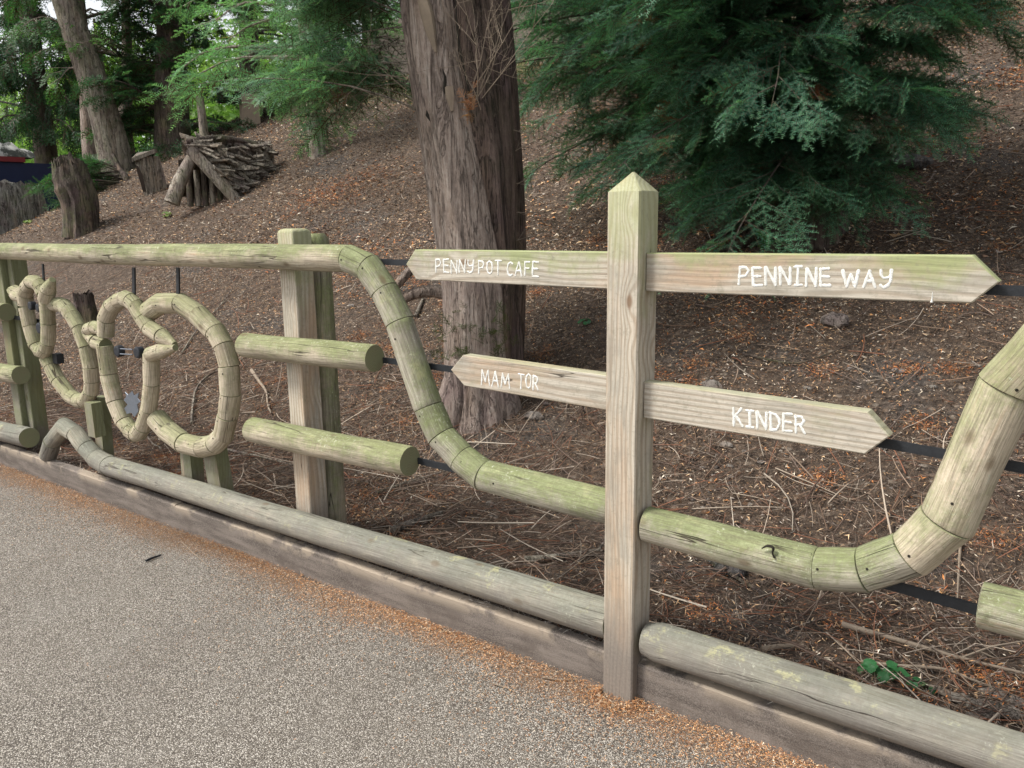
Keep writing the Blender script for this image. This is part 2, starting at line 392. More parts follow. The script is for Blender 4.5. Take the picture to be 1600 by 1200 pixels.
def m_path():
    s = N('bonded_gravel', .9); P = s.pos()
    wv = s.n('ShaderNodeTexVoronoi', feature='F1'); s.l(s.map(P, (1, 1, 1)), wv.inputs['Vector']); wv.inputs['Scale'].default_value = 255; wv.inputs['Randomness'].default_value = 1
    rnd = s.sep(wv.outputs['Color'])[0]; dd = wv.outputs['Distance']
    w0 = s.noise(P, 55, 4, .7)
    stone = s.cr(s.math('ADD', s.math('MULTIPLY', rnd, .75), s.math('MULTIPLY', w0, .25)), [(.08, (.095, .078, .064)), (.3, (.187, .165, .137)), (.5, (.302, .272, .23)), (.7, (.455, .418, .36)), (.9, (.73, .68, .615))])
    c = s.mix(s.ramp(dd, .32, .7, 0, .85), stone, (.045, .038, .033))
    w1 = s.noise(P, 1.3, 5, .65); c = s.mix(s.ramp(w1, .38, .62, 0, .22), c, (.165, .145, .122))
    c = s.mix(s.ramp(s.noise(P, 3.5, 5, .65), .52, .68, 0, .2), c, (.25, .235, .21))
    c = s.mix(s.ramp(s.noise(P, .9, 6, .7), .52, .66, 0, .34), c, (.12, .10, .085)); c = s.mix(s.ramp(s.noise(P, 8, 6, .75, .5), .58, .68, 0, .3), c, (.08, .065, .055))
    y = s.sep(P)[1]; om = s.ramp(s.math('ADD', y, s.math('MULTIPLY', s.noise(P, 5, 6, .75), .34)), .02, .13, 0, 1)
    om = s.math('MULTIPLY', om, s.ramp(s.noise(P, 130, 4, .75), .42, .58)); om = s.math('MULTIPLY', om, .7)
    c = s.mix(om, c, s.mix(s.noise(P, 190, 3, .7), (.07, .038, .02), (.30, .16, .075)))
    h = s.math('SUBTRACT', s.math('MULTIPLY', rnd, .5), dd)
    return s.fin(c, s.bump(h, .8, .004))
def m_soil():
    s = N('woodland_soil', .95); P = s.pos()
    n1 = s.noise(P, 1.1, 5, .6); n2 = s.noise(P, 22, 6, .75); n3 = s.noise(P, 90, 5, .75)
    c = s.cr(n2, [(.34, (.028, .021, .016)), (.5, (.085, .062, .047)), (.66, (.18, .135, .10))])
    c = s.mix(s.ramp(n3, .45, .66, 0, .6), c, (.20, .13, .085))
    bare = s.ramp(n1, .54, .66, 0, .8); c = s.mix(bare, c, s.mix(s.ramp(n2, .3, .7), (.04, .036, .033), (.15, .13, .115)))
    for sc, amt in ((48, .85), (115, .7), (21, .5)):
        wv = s.n('ShaderNodeTexVoronoi', feature='F1'); s.l(s.map(P, (1, 1, 1)), wv.inputs['Vector']); wv.inputs['Scale'].default_value = sc
        q = s.sep(wv.outputs['Color'])[0]; fleck = s.math('MULTIPLY', s.ramp(q, .74, .82), s.ramp(wv.outputs['Distance'], .2, .42, 1, 0))
        c = s.mix(s.math('MULTIPLY', fleck, amt), c, s.mix(s.sep(wv.outputs['Color'])[1], (.26, .14, .07), (.42, .36, .29)))
    yx = s.sep(P); mossy = s.math('MULTIPLY', s.ramp(yx[1], 8.5, 10.5), s.ramp(s.noise(P, 1.7, 4), .42, .6))
    c = s.mix(s.math('MULTIPLY', mossy, .75), c, s.mix(n2, (.07, .09, .02), (.20, .21, .06)))
    return s.fin(c, s.bump(s.math('ADD', n2, s.math('MULTIPLY', n3, .5)), 1., .04))
def m_bark(name, c0=(.045, .033, .028), c1=(.17, .125, .10), c2=(.34, .275, .235), lich=.25, moss=0, fiss=.75):
    s = N(name, .9); P = s.pos()
    f1 = s.noise(s.map(P, (24, 24, 2.4)), 1, 6, .72, .7); f2 = s.noise(s.map(P, (85, 85, 11)), 1, 5, .7); b = s.noise(P, 2.6, 5, .65); k = s.noise(P, 30, 6, .78)
    f = s.math('ADD', s.math('ADD', s.math('MULTIPLY', f1, .55), s.math('MULTIPLY', f2, .3)), s.math('MULTIPLY', k, .2))
    c = s.cr(f, [(.40, c0), (.52, c1), (.66, c2)])
    c = s.mix(s.ramp(b, .46, .68, 0, .5), c, (.15, .10, .105))
    c = s.mix(s.ramp(s.noise(s.map(P, (6, 6, 1.5), (3, 1, 0)), 1, 5, .7), .5, .66, 0, .45), c, (.27, .19, .135))
    c = s.mix(s.math('MULTIPLY', s.ramp(k, .56, .66), lich), c, (.40, .40, .34))
    fis = s.ramp(s.math('ABSOLUTE', s.math('SUBTRACT', s.noise(s.map(P, (15, 15, 1.3), (7, 2, 0)), 1, 5, .65, 1.), .5)), 0, .022, 1, 0)
    c = s.mix(s.math('MULTIPLY', fis, fiss), c, (.025, .02, .016))
    if moss: c = s.mix(s.math('MULTIPLY', s.ramp(s.noise(P, 5, 4, .7), .45, .65), moss), c, (.12, .15, .05))
    h = s.math('SUBTRACT', s.math('ADD', s.math('ADD', f1, s.math('MULTIPLY', f2, .5)), s.math('MULTIPLY', k, .4)), s.math('MULTIPLY', fis, .6))
    return s.fin(c, s.bump(h, 1., .022))
def m_leaf(name, trans=.38, rough=.45):
    s = N(name, rough); c = s.attr('col').outputs['Color']; s.l(c, s.b.inputs['Base Color'])
    tr = s.n('ShaderNodeBsdfTranslucent'); s.l(s.mix(.5, c, s.mix(1., c, (.9, 1.3, .3), 'MULTIPLY')), tr.inputs[0])
    mx = s.n('ShaderNodeMixShader'); mx.inputs[0].default_value = trans
    s.l(s.b.outputs[0], mx.inputs[1]); s.l(tr.outputs[0], mx.inputs[2]); s.l(mx.outputs[0], s.t.nodes['Material Output'].inputs[0])
    return s.m
def m_col(name, rough=.9):
    s = N(name, rough); s.l(s.attr('col').outputs['Color'], s.b.inputs['Base Color']); return s.m
def m_plain(name, c, rough=.6, var=.3, sc=20, bump=.2, metal=0):
    s = N(name, rough); P = s.pos(); n = s.noise(P, sc, 5, .65)
    s.b.inputs['Metallic'].default_value = metal
    return s.fin(s.mix(n, tuple(x*(1-var) for x in c), tuple(min(1, x*(1+var)) for x in c)), s.bump(n, bump, .004))
def m_paint():
    s = N('worn_white_paint', .6); P = s.pos(); n = s.noise(P, 260, 4, .75); b_ = s.noise(P, 45, 4, .7)
    c = s.mix(s.ramp(b_, .35, .7), (.62, .62, .58), (.77, .78, .76)); c = s.mix(s.ramp(s.math('ADD', n, s.math('MULTIPLY', b_, .35)), .74, .80, 0, .85), c, (.36, .32, .25))
    return s.fin(c, s.bump(n, .4, .002))
def m_blotch():
    s = N('blotchy_sheet', .7); P = s.pos()
    c = s.mix(s.ramp(s.noise(P, 3.5, 6, .7), .44, .52), (.36, .36, .35), (.05, .055, .05)); c = s.mix(s.ramp(s.noise(P, 9, 4), .5, .7, 0, .5), c, (.20, .21, .17))
    return s.fin(c)
M = dict(
    log=m_log('weathered_log', warm=.5, algae=.78, gain=1.12), lowlog=m_log('ground_log', warm=.15, algae=.62, dirt=.30, lichen=.7, cool=1), figlog=m_log('sculpted_log', warm=1., algae=.62, dirt=.1, lichen=.15, gain=1.24),
    rightlog=m_log('pinkish_log', warm=1., algae=.66, gain=1.2), serp=m_log('algae_green_log', warm=.6, algae=.78),
    end=m_endgrain(), post=m_sawn('sawn_post', .02, .6, (1.0, 1.55), .30, 420), board=m_sawn('sign_board_wood', 0, .88, (1.28, 1.43), None, 330),
    board2=m_sawn('sign_board_wood_low', 0, .42, None, None, 330), gpost=m_sawn('green_post', -.04, .7, (-1, .9), .22, mul=.6),
    gpostr=m_log('round_green_post', warm=.1, algae=.8, dirt=.2, lichen=.1, cool=0, gain=.85),
    kerb=m_kerb(), path=m_path(), soil=m_soil(), bark=m_bark('red_brown_bark', (.15, .115, .095), (.36, .287, .24), (.53, .45, .39), fiss=.35),
    darkbark=m_bark('dark_bark', (.03, .025, .02), (.08, .062, .05), (.14, .115, .095), .15, .3),
    palebark=m_bark('pale_bark', (.12, .10, .08), (.30, .26, .21), (.46, .42, .36), .4, .3),
    stump=m_bark('weathered_stump', (.06, .05, .04), (.22, .19, .155), (.40, .36, .30), .3, .1),
    leaf=m_leaf('leaf'), farleaf=m_leaf('bright_leaf', .5, .6), litter=m_col('litter_bits'), paint=m_paint(),
    hole=m_plain('screw_hole', (.02, .017, .012), .9), steel=m_plain('black_steel', (.022, .024, .028), .5, .5, 40, .3),
    rubber=m_plain('black_rubber', (.02, .022, .028), .45, .3), zinc=m_plain('galvanised_steel', (.17, .19, .225), .4, .3, 60, .2, .5),
    stone=m_bark('grey_stone', (.10, .09, .08), (.22, .195, .17), (.34, .31, .28), .2, .05), slate=m_bark('dark_slate', (.03, .03, .03), (.085, .083, .082), (.15, .148, .142), .2, .1),
    navy=m_plain('navy_paint', (.008, .014, .05), .4, .3, 3, .05), red=m_plain('dark_red_paint', (.16, .018, .022), .5, .2, 5, .05),
    wall=m_plain('rubble_wall', (.15, .125, .105), .95, .5, 5, .9), tan=m_plain('pale_timber', (.25, .20, .15), .85, .35, 16, .4), darkwood=m_plain('dark_timber', (.045, .032, .024), .8, .4, 8, .3),
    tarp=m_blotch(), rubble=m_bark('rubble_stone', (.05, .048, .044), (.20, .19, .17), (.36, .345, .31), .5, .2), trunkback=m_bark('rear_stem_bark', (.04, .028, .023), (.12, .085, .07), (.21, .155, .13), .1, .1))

# ------------------------------------------------------------------ ground, path
def grid(xs, ys, fz):
    X, Y = np.meshgrid(xs, ys, indexing='ij'); Z = fz(X, Y); V = np.stack([X, Y, Z], -1).reshape(-1, 3)
    nx, ny = len(xs), len(ys); i = np.arange(nx-1)[:, None]*ny+np.arange(ny-1)[None]; i = i.ravel()
    return V, np.stack([i, i+ny, i+ny+1, i+1], 1)
xs = np.concatenate([[-400, -200, -100, -60, -45], np.arange(-38, -7, .25), np.arange(-7, 3, .05), np.arange(3, 15, .4), [20, 40, 100, 400]])
ys = np.concatenate([[-300, -80, -20, -5, -1, 0.0, .02, .05], np.arange(.08, 3, .05), np.arange(3, 14, .15), np.arange(14, 30, 1.), [40, 80, 200, 500]])
V, F = grid(xs, ys, terr)
o = single('ground', (V, F), [M['soil']], kind='structure'); o.data.polygons.foreach_set('use_smooth', np.ones(len(o.data.polygons), bool))
V, F = grid(np.linspace(-60, 30, 60), np.concatenate([np.linspace(-30, -2, 12), np.linspace(-1.5, .034, 12)]), lambda x, y: .004*np.sin(x*1.3)*np.sin(y*1.7)*(y < -.2)+0*x)
single('path', (V, F), [M['path']], kind='structure')

# ------------------------------------------------------------------ kerb boards
jx = at(272, 790, .03)[0]
for (a, b, dy, dz, lab) in ((-9, jx-.002, .002, 0, 'far length of muddy timber edging board below the creature figures,'),
                    (jx+.002, -1.157, 0, 0, 'muddy timber edging board running from the joint to the left side of the signpost'),
                    (-1.05, 3.2, .004, -.006, 'muddy timber edging board to the right of the signpost foot')):
    g = G(); n = max(8, int((b-a)/.12)); rr = np.random.RandomState(int(abs(a*100))); rings = []
    for k in range(n+1):
        x = a+(b-a)*k/n; e = .0025*rr.uniform(-1, 1); t = .139+dz+.003*math.sin(x*2.1)+e
        y0, y1 = .03+dy+.002*math.sin(x*3), .082+dy
        rings.append([(x, y0, -.06), (x, y0, .05), (x, y0, t-.006), (x, y0+.005, t), (x, y1-.006, t+.002), (x, y1, t-.006), (x, y1, -.06)])
    g.loft(rings); single('edging_board', g, [M['kerb']], lab, 'edging board', group='timber boards edging the path')

# ------------------------------------------------------------------ fence of round logs
LM = [M['log'], M['end'], M['hole']]
def logmats(k): return [M[k], M['end'], M['hole']]
fence = Thing('log_fence', 'fence of round algae-green logs with a swooping top rail', 'fence', (-2.75, .12, 0))
def segs(thing, pts, Y, radii, mat, seed, name='log_segment', ends=(0, 0), holes=0, world=False):
    P = [np.array(p, float) if world else at(p[0], p[1], Y) for p in pts]
    for i in range(len(P)-1):
        g = G(); mitre_log(g, P, i, radii, seed+i, holes=holes, ends=(ends[0] and i == 0, ends[1] and i == len(P)-2))
        thing.part(name, g, logmats(mat))
YF = .06
# long top rail, from far left to the first joint
P0 = at(545, 404, YF)
top = [np.array([-9, YF, 1.385]), np.array([-6.1, YF, 1.384]), np.array([P0[0], YF, P0[2]])]
g = G(); mitre_log(g, top[:2], 0, [.046, .047], 11); fence.part('top_rail', g, LM)
swoop_px = [(545, 404), (576, 417.5), (601, 455), (625, 504), (669.5, 636), (690, 682), (722, 717), (757, 744)]
swoop = [at(*p, YF) for p in swoop_px]; endp = at(943, 791, YF); endp = endp+(endp-swoop[-1])*.01; dirn = nrm(endp-swoop[-1]); endp = swoop[-1]+dirn*((-1.156-swoop[-1][0])/dirn[0])
full = [top[1]]+swoop+[endp]
rads = [.047, .053, .053, .053, .0535, .054, .054, .054, .0545, .055]
for i in range(len(full)-1):
    g = G(); mitre_log(g, full, i, rads, 20+i, n=32, holes=1 if i else 0); fence.part('top_rail' if i == 0 else 'log_segment', g, logmats('log' if i == 0 else 'serp'))
# right of the signpost: rail sags, then climbs out of the frame
rp = [(1000, 816), (1277, 888), (1350.5, 890.6), (1422.5, 866), (1479, 814), (1573, 606), (1650, 520)]
RP = [at(*p, YF) for p in rp]; RP.append(RP[-1]+np.array([.35, 0, .25]))
RP[0] = RP[0]+nrm(RP[1]-RP[0])*((-1.046-RP[0][0])/nrm(RP[1]-RP[0])[0])
rr_ = [.056, .057, .058, .060, .065, .066, .062, .06]
for i in range(len(RP)-1):
    g = G(); mitre_log(g, RP, i, rr_, 50+i, n=32, ends=(i == 0, 0), holes=1 if i else 0); fence.part('log_segment', g, logmats('serp' if i < 3 else 'rightlog'))
# bottom rail
bp = [(75, 713), (82, 690), (101, 666), (118, 677), (135, 700), (150, 716), (171, 728)]
BP = [at(*p, YF) for p in bp]; BP.append(np.array([-1.157, YF, .236]))
br = [rad(90, 690, YF, 13)]*3+[rad(118, 677, YF, 13.5)]*2+[.053, .056, .063]
for i in range(len(BP)-1):
    g = G(); mitre_log(g, BP, i, br, 70+i, n=30, ends=(0, 0)); fence.part('bottom_rail' if i == len(BP)-2 else 'log_segment', g, logmats('lowlog'))
g = G(); mitre_log(g, [np.array([-1.035, YF, .212]), np.array([2.6, YF, .205])], 0, [.062, .064], 91, n=30, ends=(1, 0)); fence.part('bottom_rail', g, logmats('lowlog'))
# stub rails
def stub(a, b, Y, r, mat='log', seed=0):
    A, B = at(*a, Y), at(*b, Y); g = G(); mitre_log(g, [A, B], 0, [r, r], seed, n=30, ends=(1, 0)); fence.part('stub_rail', g, logmats(mat))
stub((381, 539), (586, 560), YF, .0535, 'log', 101)
stub((393, 671), (641, 721), YF, .0575, 'log', 102)
stub((1529, 943), (1760, 1000), YF, .058, 'serp', 103)
stub((-60, 480), (10, 488), YF, rad(10, 488, YF, 14), 'log', 104)
stub((-60, 572), (33, 586), YF, rad(33, 586, YF, 14.5), 'log', 105)
stub((-60, 660), (46, 684), YF, rad(46, 684, YF, 16), 'lowlog', 106)
# posts
g = G(); box_post(g, -2.79, -2.69, .115, .215, -.1, 1.475, .004, seed=5, cham=.02); fence.part('post', g, [M['post']])
a, b = at(510, 430, .219)[0], at(532, 792, .219)[0]; xr = (a+b)/2
c0, c1 = at(506, 430, .285), at(511, 792, .285); cx = (c0[0]+c1[0])/2; g = G()
tube(g, [(cx, .285, -.1), (cx, .285, .3), (cx, .285, .7), (cx, .285, 1.1), (cx, .285, 1.42), (cx, .285, 1.455), (cx, .285, 1.472)], [.062, .061, .060, .060, .059, .052, .036], 36, .012, 3); fence.part('post', g, [M['gpostr']], label='round greener post standing close behind the square one')
xr = at(7, 412, .11)[0]; xr2 = at(41, 662, .11)[0]
g = G(); box_post(g, (xr+xr2)/2-.17, (xr+xr2)/2-.07, .115, .2, -.1, 1.37, .004, seed=6); fence.part('post', g, [M['gpost']])
g = G(); box_post(g, (xr+xr2)/2-.067, (xr+xr2)/2, .15, .24, -.1, 1.37, .004, seed=7); fence.part('post', g, [M['gpost']])
for x0, x1, zt in ((2.0, 2.1, 1.5),):
    g = G(); box_post(g, x0, x1, .13, .23, -.1, zt, .004, seed=9, cham=.02); fence.part('post', g, [M['post']])
# flat steel bars behind the rails
def bar(x0, x1, z0, z1, Y=.122, h=.012, t=.004):
    g = G(); g.loft([[(x, Y-t, z-h), (x, Y+t, z-h), (x, Y+t, z+h), (x, Y-t, z+h)] for x, z in ((x0, z0), (x1, z1))]); fence.part('steel_bar', g, [M['steel']])
for (za, zb, h) in ((1.372, 1.362, .011), (.999, .985, .011), (.630, .605, .012)):
    bar(-2.79, -1.157, za, zb, .105, h)
for (za, zb, h) in ((1.357, 1.335, .012), (.966, .925, .0125), (.60, .545, .014)):
    bar(-1.05, 2.0, za, za+(zb-za)*3.5, .105, h)
bar(-5.6, -4.9, .985, .975, .105)

# ------------------------------------------------------------------ signpost with four boards
sp = Thing('timber_signpost', 'square timber fingerpost with pyramid top and four pointed boards lettered in white paint', 'signpost', (-1.104, .06, 0))
g = G(); box_post(g, -1.156, -1.051, 0, .118, -.12, 1.585, .005, tip=.056, seed=1); sp.part('post', g, [M['post']])
LET = {
 'P': (.72, [[(0, 0), (.02, 1)], [(0, 1), (.5, .98), (.7, .78), (.5, .5), (.05, .43)]]),
 'E': (.68, [[(.0, 0), (0, 1)], [(0, .98), (.68, 1)], [(0, .52), (.6, .52)], [(0, 0), (.7, 0)]]),
 'N': (.78, [[(0, 0), (.0, 1)], [(0, 1), (.75, .02)], [(.75, 0), (.78, 1)]]),
 'Y': (.8, [[(.05, 1), (.05, .7), (.25, .52), (.6, .55), (.76, .7)], [(.8, 1), (.76, .4), (.6, .1), (.3, -.02), (.02, .1)]]),
 'O': (.75, [[(.38, 1), (.1, .85), (0, .5), (.1, .12), (.4, 0), (.66, .15), (.75, .5), (.66, .88), (.38, 1)]]),
 'T': (.8, [[(0, 1), (.8, .97)], [(.4, .97), (.4, 0)]]),
 'C': (.72, [[(.7, .88), (.45, 1), (.15, .85), (0, .5), (.12, .12), (.42, 0), (.7, .12)]]),
 'A': (.8, [[(0, 0), (.38, 1)], [(.38, 1), (.8, 0)], [(.14, .36), (.66, .36)]]),
 'F': (.66, [[(0, 0), (0, 1)], [(0, 1), (.66, .98)], [(0, .52), (.55, .54)]]),
 'I': (.6, [[(.3, 0), (.3, 1)], [(0, 1), (.6, 1)], [(0, 0), (.6, 0)]]),
 'W': (1.15, [[(0, 1), (.28, .02)], [(.28, .02), (.56, .72)], [(.56, .72), (.84, .02)], [(.84, .02), (1.15, 1)]]),
 'M': (1.0, [[(0, 0), (.12, 1)], [(.12, 1), (.48, .25)], [(.48, .25), (.86, 1)], [(.86, 1), (1, 0)]]),
 'R': (.74, [[(0, 0), (0, 1)], [(0, 1), (.5, .98), (.68, .76), (.5, .52), (.03, .46)], [(.3, .48), (.74, 0)]]),
 'K': (.74, [[(0, 0), (.02, 1)], [(.7, 1), (.05, .45)], [(.2, .55), (.74, 0)]]),
 'D': (.78, [[(0, 0), (0, 1)], [(-.05, 1), (.45, .95), (.74, .7), (.78, .4), (.5, .06), (-.05, 0)]])}
def write(g, text, x0, x1, tl, bl, tr, br_, Y, sw, seed):
    rr = np.random.RandomState(seed); gapf = .34; W = sum(LET[c][0] for c in text)+gapf*(len(text)-1); cur = 0
    for c in text:
        lw, st = LET[c]; js = rr.uniform(-.05, .05, 2); hk = rr.uniform(.94, 1.04)
        for pl in st:
            pts = []
            for (u, v_) in pl:
                v_ = v_*hk+js[0]; u = u+(v_-.5)*js[1]
                t = (cur+u)/W; X = x0+(x1-x0)*t; tp = tl+(tr-tl)*t; bt = bl+(br_-bl)*t; y = bt+(tp-bt)*v_
                p = at(X, y, Y); p[0] += rr.normal()*.0006; p[2] += rr.normal()*.0006; pts.append(p)
            if len(pts) == 2: pts = [pts[0], (pts[0]*2+pts[1])/3+rr.normal(size=3)*[.0007, 0, .0007], (pts[0]+pts[1]*2)/3, pts[1]]
            q = []
            for i in range(len(pts)-1):
                for t in (0, .5): q.append(pts[i]*(1-t)+pts[i+1]*t)
            q.append(pts[-1]); d0 = nrm(q[1]-q[0]); d1 = nrm(q[-1]-q[-2])
            q = [q[0]-d0*sw*.7]+q+[q[-1]+d1*sw*.7]; rings = []
            for i, p in enumerate(q):
                d = nrm(q[min(i+1, len(q)-1)]-q[max(0, i-1)]); nn = np.array([-d[2], 0, d[0]])
                r = sw*(1+rr.uniform(-.3, .25))*(.45 if i in (0, len(q)-1) else 1)
                rings.append([p+nn*math.cos(k*math.pi/4)*r+np.array([0, -1, 0])*math.sin(k*math.pi/4)*.0011 for k in range(8)])
            g.loft(rings)
        cur += lw+gapf
YB = .04
def sign(poly_px, seed, mat, words, label):
    poly = [(at(x, y, YB)[0], at(x, y, YB)[2]) if isinstance(x, (int, float)) else (x[0], at(x[1], y, YB)[2]) for x, y in poly_px]
    g = G(); prism(g, poly, YB, YB+.046, .003, seed); b_ = sp.part('sign_board', g, [mat], label=label, ang=20)
    for k, wd in enumerate(words):
        g = G(); write(g, *wd, YB-.0002, .0030 if seed in (1, 3) else .0038, seed*10+k); sp.part('lettering', g, [M['paint']], parent=b_)
    return b_, G()
XL, XRr = (-1.158, 948), (-1.0495, 1008)
b_, g = sign([(648, 390), ((-1.157, 948), 393.5), ((-1.157, 948), 451.5), (650, 437), (634, 413)], 1, M['board'],
     [('PENNY', 681, 740, 406, 426, 407, 427), ('POT', 748, 783, 407, 427, 407, 428), ('CAFE', 792, 841, 408, 430, 409, 432)], 'upper left board reading PENNY POT CAFE')
b_, g = sign([((-1.050, 1008), 395), (1520, 399), (1562, 440), (1518, 474), ((-1.050, 1008), 455)], 2, M['board'],
     [('PENNINE', 1155, 1296, 418, 445, 419, 447), ('WAY', 1317, 1393, 421, 447, 422, 448)], 'upper right board reading PENNINE WAY')
g = G(); tube(g, [at(1457, 456, YB-.0004), at(1456.6, 462, YB-.0004), at(1456.4, 467, YB-.0004), at(1456, 470.5, YB-.0004), at(1455.6, 472.3, YB-.0004)], [.0005, .0009, .0013, .0026, .0034], 8)
sp.part('paint_drip', g, [M['paint']], parent=b_)
b_, g = sign([(723, 555), ((-1.157, 948), 586.5), ((-1.157, 948), 641.5), (725, 603), (704, 578)], 3, M['board2'],
     [('MAM', 752, 796, 578, 601, 583, 606), ('TOR', 810, 841, 584, 606, 587, 609)], 'lower left board reading MAM TOR')
b_, g = sign([((-1.050, 1006), 596.5), (1356, 644), (1390, 682), (1351, 710), ((-1.050, 1006), 653)], 4, M['board2'],
     [('KINDER', 1146, 1257, 637, 664, 650, 677)], 'lower right board reading KINDER')

g = G(); tube(g, [at(x, y, .0035) for x, y in ((1190, 857), (1199, 853), (1208, 856), (1207, 864), (1210, 872))], [.0015, .004, .0045, .0025, .003], 8, .3, 4, sub=3); fence.part('dark_stain', g, [M['hole']])
# ------------------------------------------------------------------ two creature figures of bent log segments
def fig_path(th, pts, Y, r, seed, ends=(0, 0), taper0=None, taper1=None, mat='figlog', holes=1):
    q = [np.array(p, float) for p in pts]; Q = [2*q[0]-q[1]]+q+[2*q[-1]-q[-2]]; out = []
    def turn(k):
        if k <= 0 or k >= len(q)-1: return 0
        return math.degrees(math.acos(max(-1, min(1, np.dot(nrm(q[k]-q[k-1]), nrm(q[k+1]-q[k]))))))
    for k in range(len(q)-1):
        out.append(q[k])
        if max(turn(k), turn(k+1)) > 38 and np.linalg.norm(q[k+1]-q[k]) > 13: A_, B_, C_, D_ = Q[k:k+4]; out.append((-A_+9*B_+9*C_-D_)/16)
    out.append(q[-1]); q = [(float(p[0]), float(p[1])) for p in out]; n = len(q)
    rads = [rad(x, y, Y, r*1.06) for x, y in q]
    if taper0: rads[0] = rads[1]*taper0
    if taper1: rads[-1] = rads[-2]*taper1
    segs(th, q, Y, rads, mat, seed, ends=ends, holes=holes)
f2 = Thing('log_creature_figure', 'nearer creature figure of bent logs with beaked head and large round loop', 'log sculpture', at(250, 700, YF)*[1, 1, 0])
c5 = lambda L: [(x/4, 400+y/4) for x, y in L]
fig_path(f2, c5([(663, 500), (664, 395), (700, 315), (780, 268), (850, 312), (898, 390), (935, 450), (1010, 500), (1092, 556)]), .06, 12, 201, taper1=.42)
fig_path(f2, c5([(1098, 572), (1020, 588), (942, 615)]), .055, 11.6, 215, taper0=.4)
fig_path(f2, c5([(945, 612), (948, 800), (930, 960), (895, 1070), (850, 1112), (775, 1035), (722, 910), (682, 740), (655, 560)]), .06, 11.8, 220)
fig_path(f2, c5([(660, 560), (600, 535), (527, 488)]), .062, 10.5, 235, taper1=.3)
fig_path(f2, c5([(522, 478), (590, 445), (655, 465)]), .066, 10, 238, taper0=.3)
fig_path(f2, c5([(930, 345), (1000, 295), (1130, 295), (1240, 368), (1345, 470), (1395, 560), (1432, 690), (1442, 860), (1425, 1000), (1398, 1120), (1345, 1178), (1265, 1196), (1150, 1170), (1050, 1095), (975, 1010)]), .085, 15.2, 240)
def cap(th, px, py, r, Y, L=.03):
    c = at(px, py, Y); rr = rad(px, py, Y, r); g = G()
    tube(g, [c+np.array([0, L, 0]), c+np.array([0, .004, 0]), c, c-np.array([0, .002, 0])], [rr*.95, rr, rr*.93, rr*.7], 20); th.part('rubber_cap', g, [M['rubber']])
cap(f2, 182, 549, 9.2, .03); cap(f2, 213, 551, 9.2, .03)
g = G(); tube(g, [at(188, 545, .03), at(207, 546, .03)], [.003, .003], 6); tube(g, [at(188, 553, .03), at(207, 554, .03)], [.003, .003], 6); f2.part('wire_link', g, [M['zinc']])
g = G(); pl = [(195, 612), (200, 617), (206, 611), (209, 618), (217, 613), (215, 622), (219, 628), (214, 632), (216, 643), (210, 652), (205, 645), (198, 647), (194, 638), (199, 632), (193, 625), (197, 620)]
prism(g, [(at(x, y, .045)[0], at(x, y, .045)[2]) for x, y in pl], .045, .049, .001); f2.part('metal_bracket', g, [M['zinc']], smooth=False)
for (px, py, y2) in ((208.5, 418, 468), (277.5, 418, 472)):
    A, B = at(px, py, .075), at(px+.5, y2, .075); g = G(); wd = rad(px, py, .075, 3.6)
    g.loft([[(p[0]-wd, .073, p[2]), (p[0]+wd, .073, p[2]), (p[0]+wd, .081, p[2]), (p[0]-wd, .081, p[2])] for p in (A, B)]); f2.part('strap', g, [M['steel']])
for (x0, y0, x1, y1, wpx, Y, sd_) in ((296, 690, 301, 752, 14, .15, 1), (332, 690, 344, 762, 17, .15, 2)):
    A, B = at(x0, y0, Y), at(x1, y1, Y); wd = rad(x0, y0, Y, wpx); g = G()
    rings = [[(p[0]-wd, Y-.03, p[2]), (p[0]+wd*.1, Y-.045, p[2]), (p[0]+wd, Y-.03, p[2]), (p[0]+wd, Y+.04, p[2]), (p[0]-wd, Y+.04, p[2])] for p in (A, (A+B)/2, B, B+(B-A)*.3)]
    g.loft(rings, [[(q[0], q[1], q[2]+sd_) for q in r] for r in rings]); f2.part('support_post', g, [M['gpost']])
f1 = Thing('log_creature_figure', 'farther creature figure of bent logs with upright snout, near the left post', 'log sculpture', at(90, 640, YF)*[1, 1, 0])
fig_path(f1, c5([(160, 310), (155, 240), (195, 165), (245, 180), (275, 235)]), .06, 10.5, 301)
fig_path(f1, c5([(285, 275), (300, 215), (330, 148)]), .045, 11, 310, taper1=.45)
fig_path(f1, c5([(292, 280), (300, 420), (298, 540), (272, 600), (228, 560), (190, 440), (165, 320)]), .06, 10.2, 315)
fig_path(f1, c5([(150, 262), (100, 245), (52, 212)]), .062, 9, 325, taper1=.3)
fig_path(f1, c5([(55, 205), (95, 212), (140, 235)]), .068, 8, 328, taper0=.3)
fig_path(f1, c5([(335, 300), (400, 310), (450, 370), (495, 450), (540, 570), (567, 700), (568, 850), (520, 905), (440, 875), (365, 780), (320, 690), (290, 630)]), .08, 10.5, 330)
cap(f1, 46, 478, 7, .03); cap(f1, 58, 481, 6.5, .03); cap(f1, 60, 513, 9, .03, .05)
g = G(); c = at(91, 560, .1); w_ = .026
g.loft([[(c[0]-w_, .08, z), (c[0]+w_, .08, z), (c[0]+w_, .12, z), (c[0]-w_, .12, z)] for z in (c[2]-w_*1.1, c[2]+w_*1.1)]); f1.part('steel_bracket', g, [M['steel']])
A, B = at(66.5, 412, .075), at(68, 438, .075); wd = .008; g = G()
g.loft([[(p[0]-wd, .073, p[2]), (p[0]+wd, .073, p[2]), (p[0]+wd, .08, p[2]), (p[0]-wd, .08, p[2])] for p in (A, B)]); f1.part('strap', g, [M['steel']])
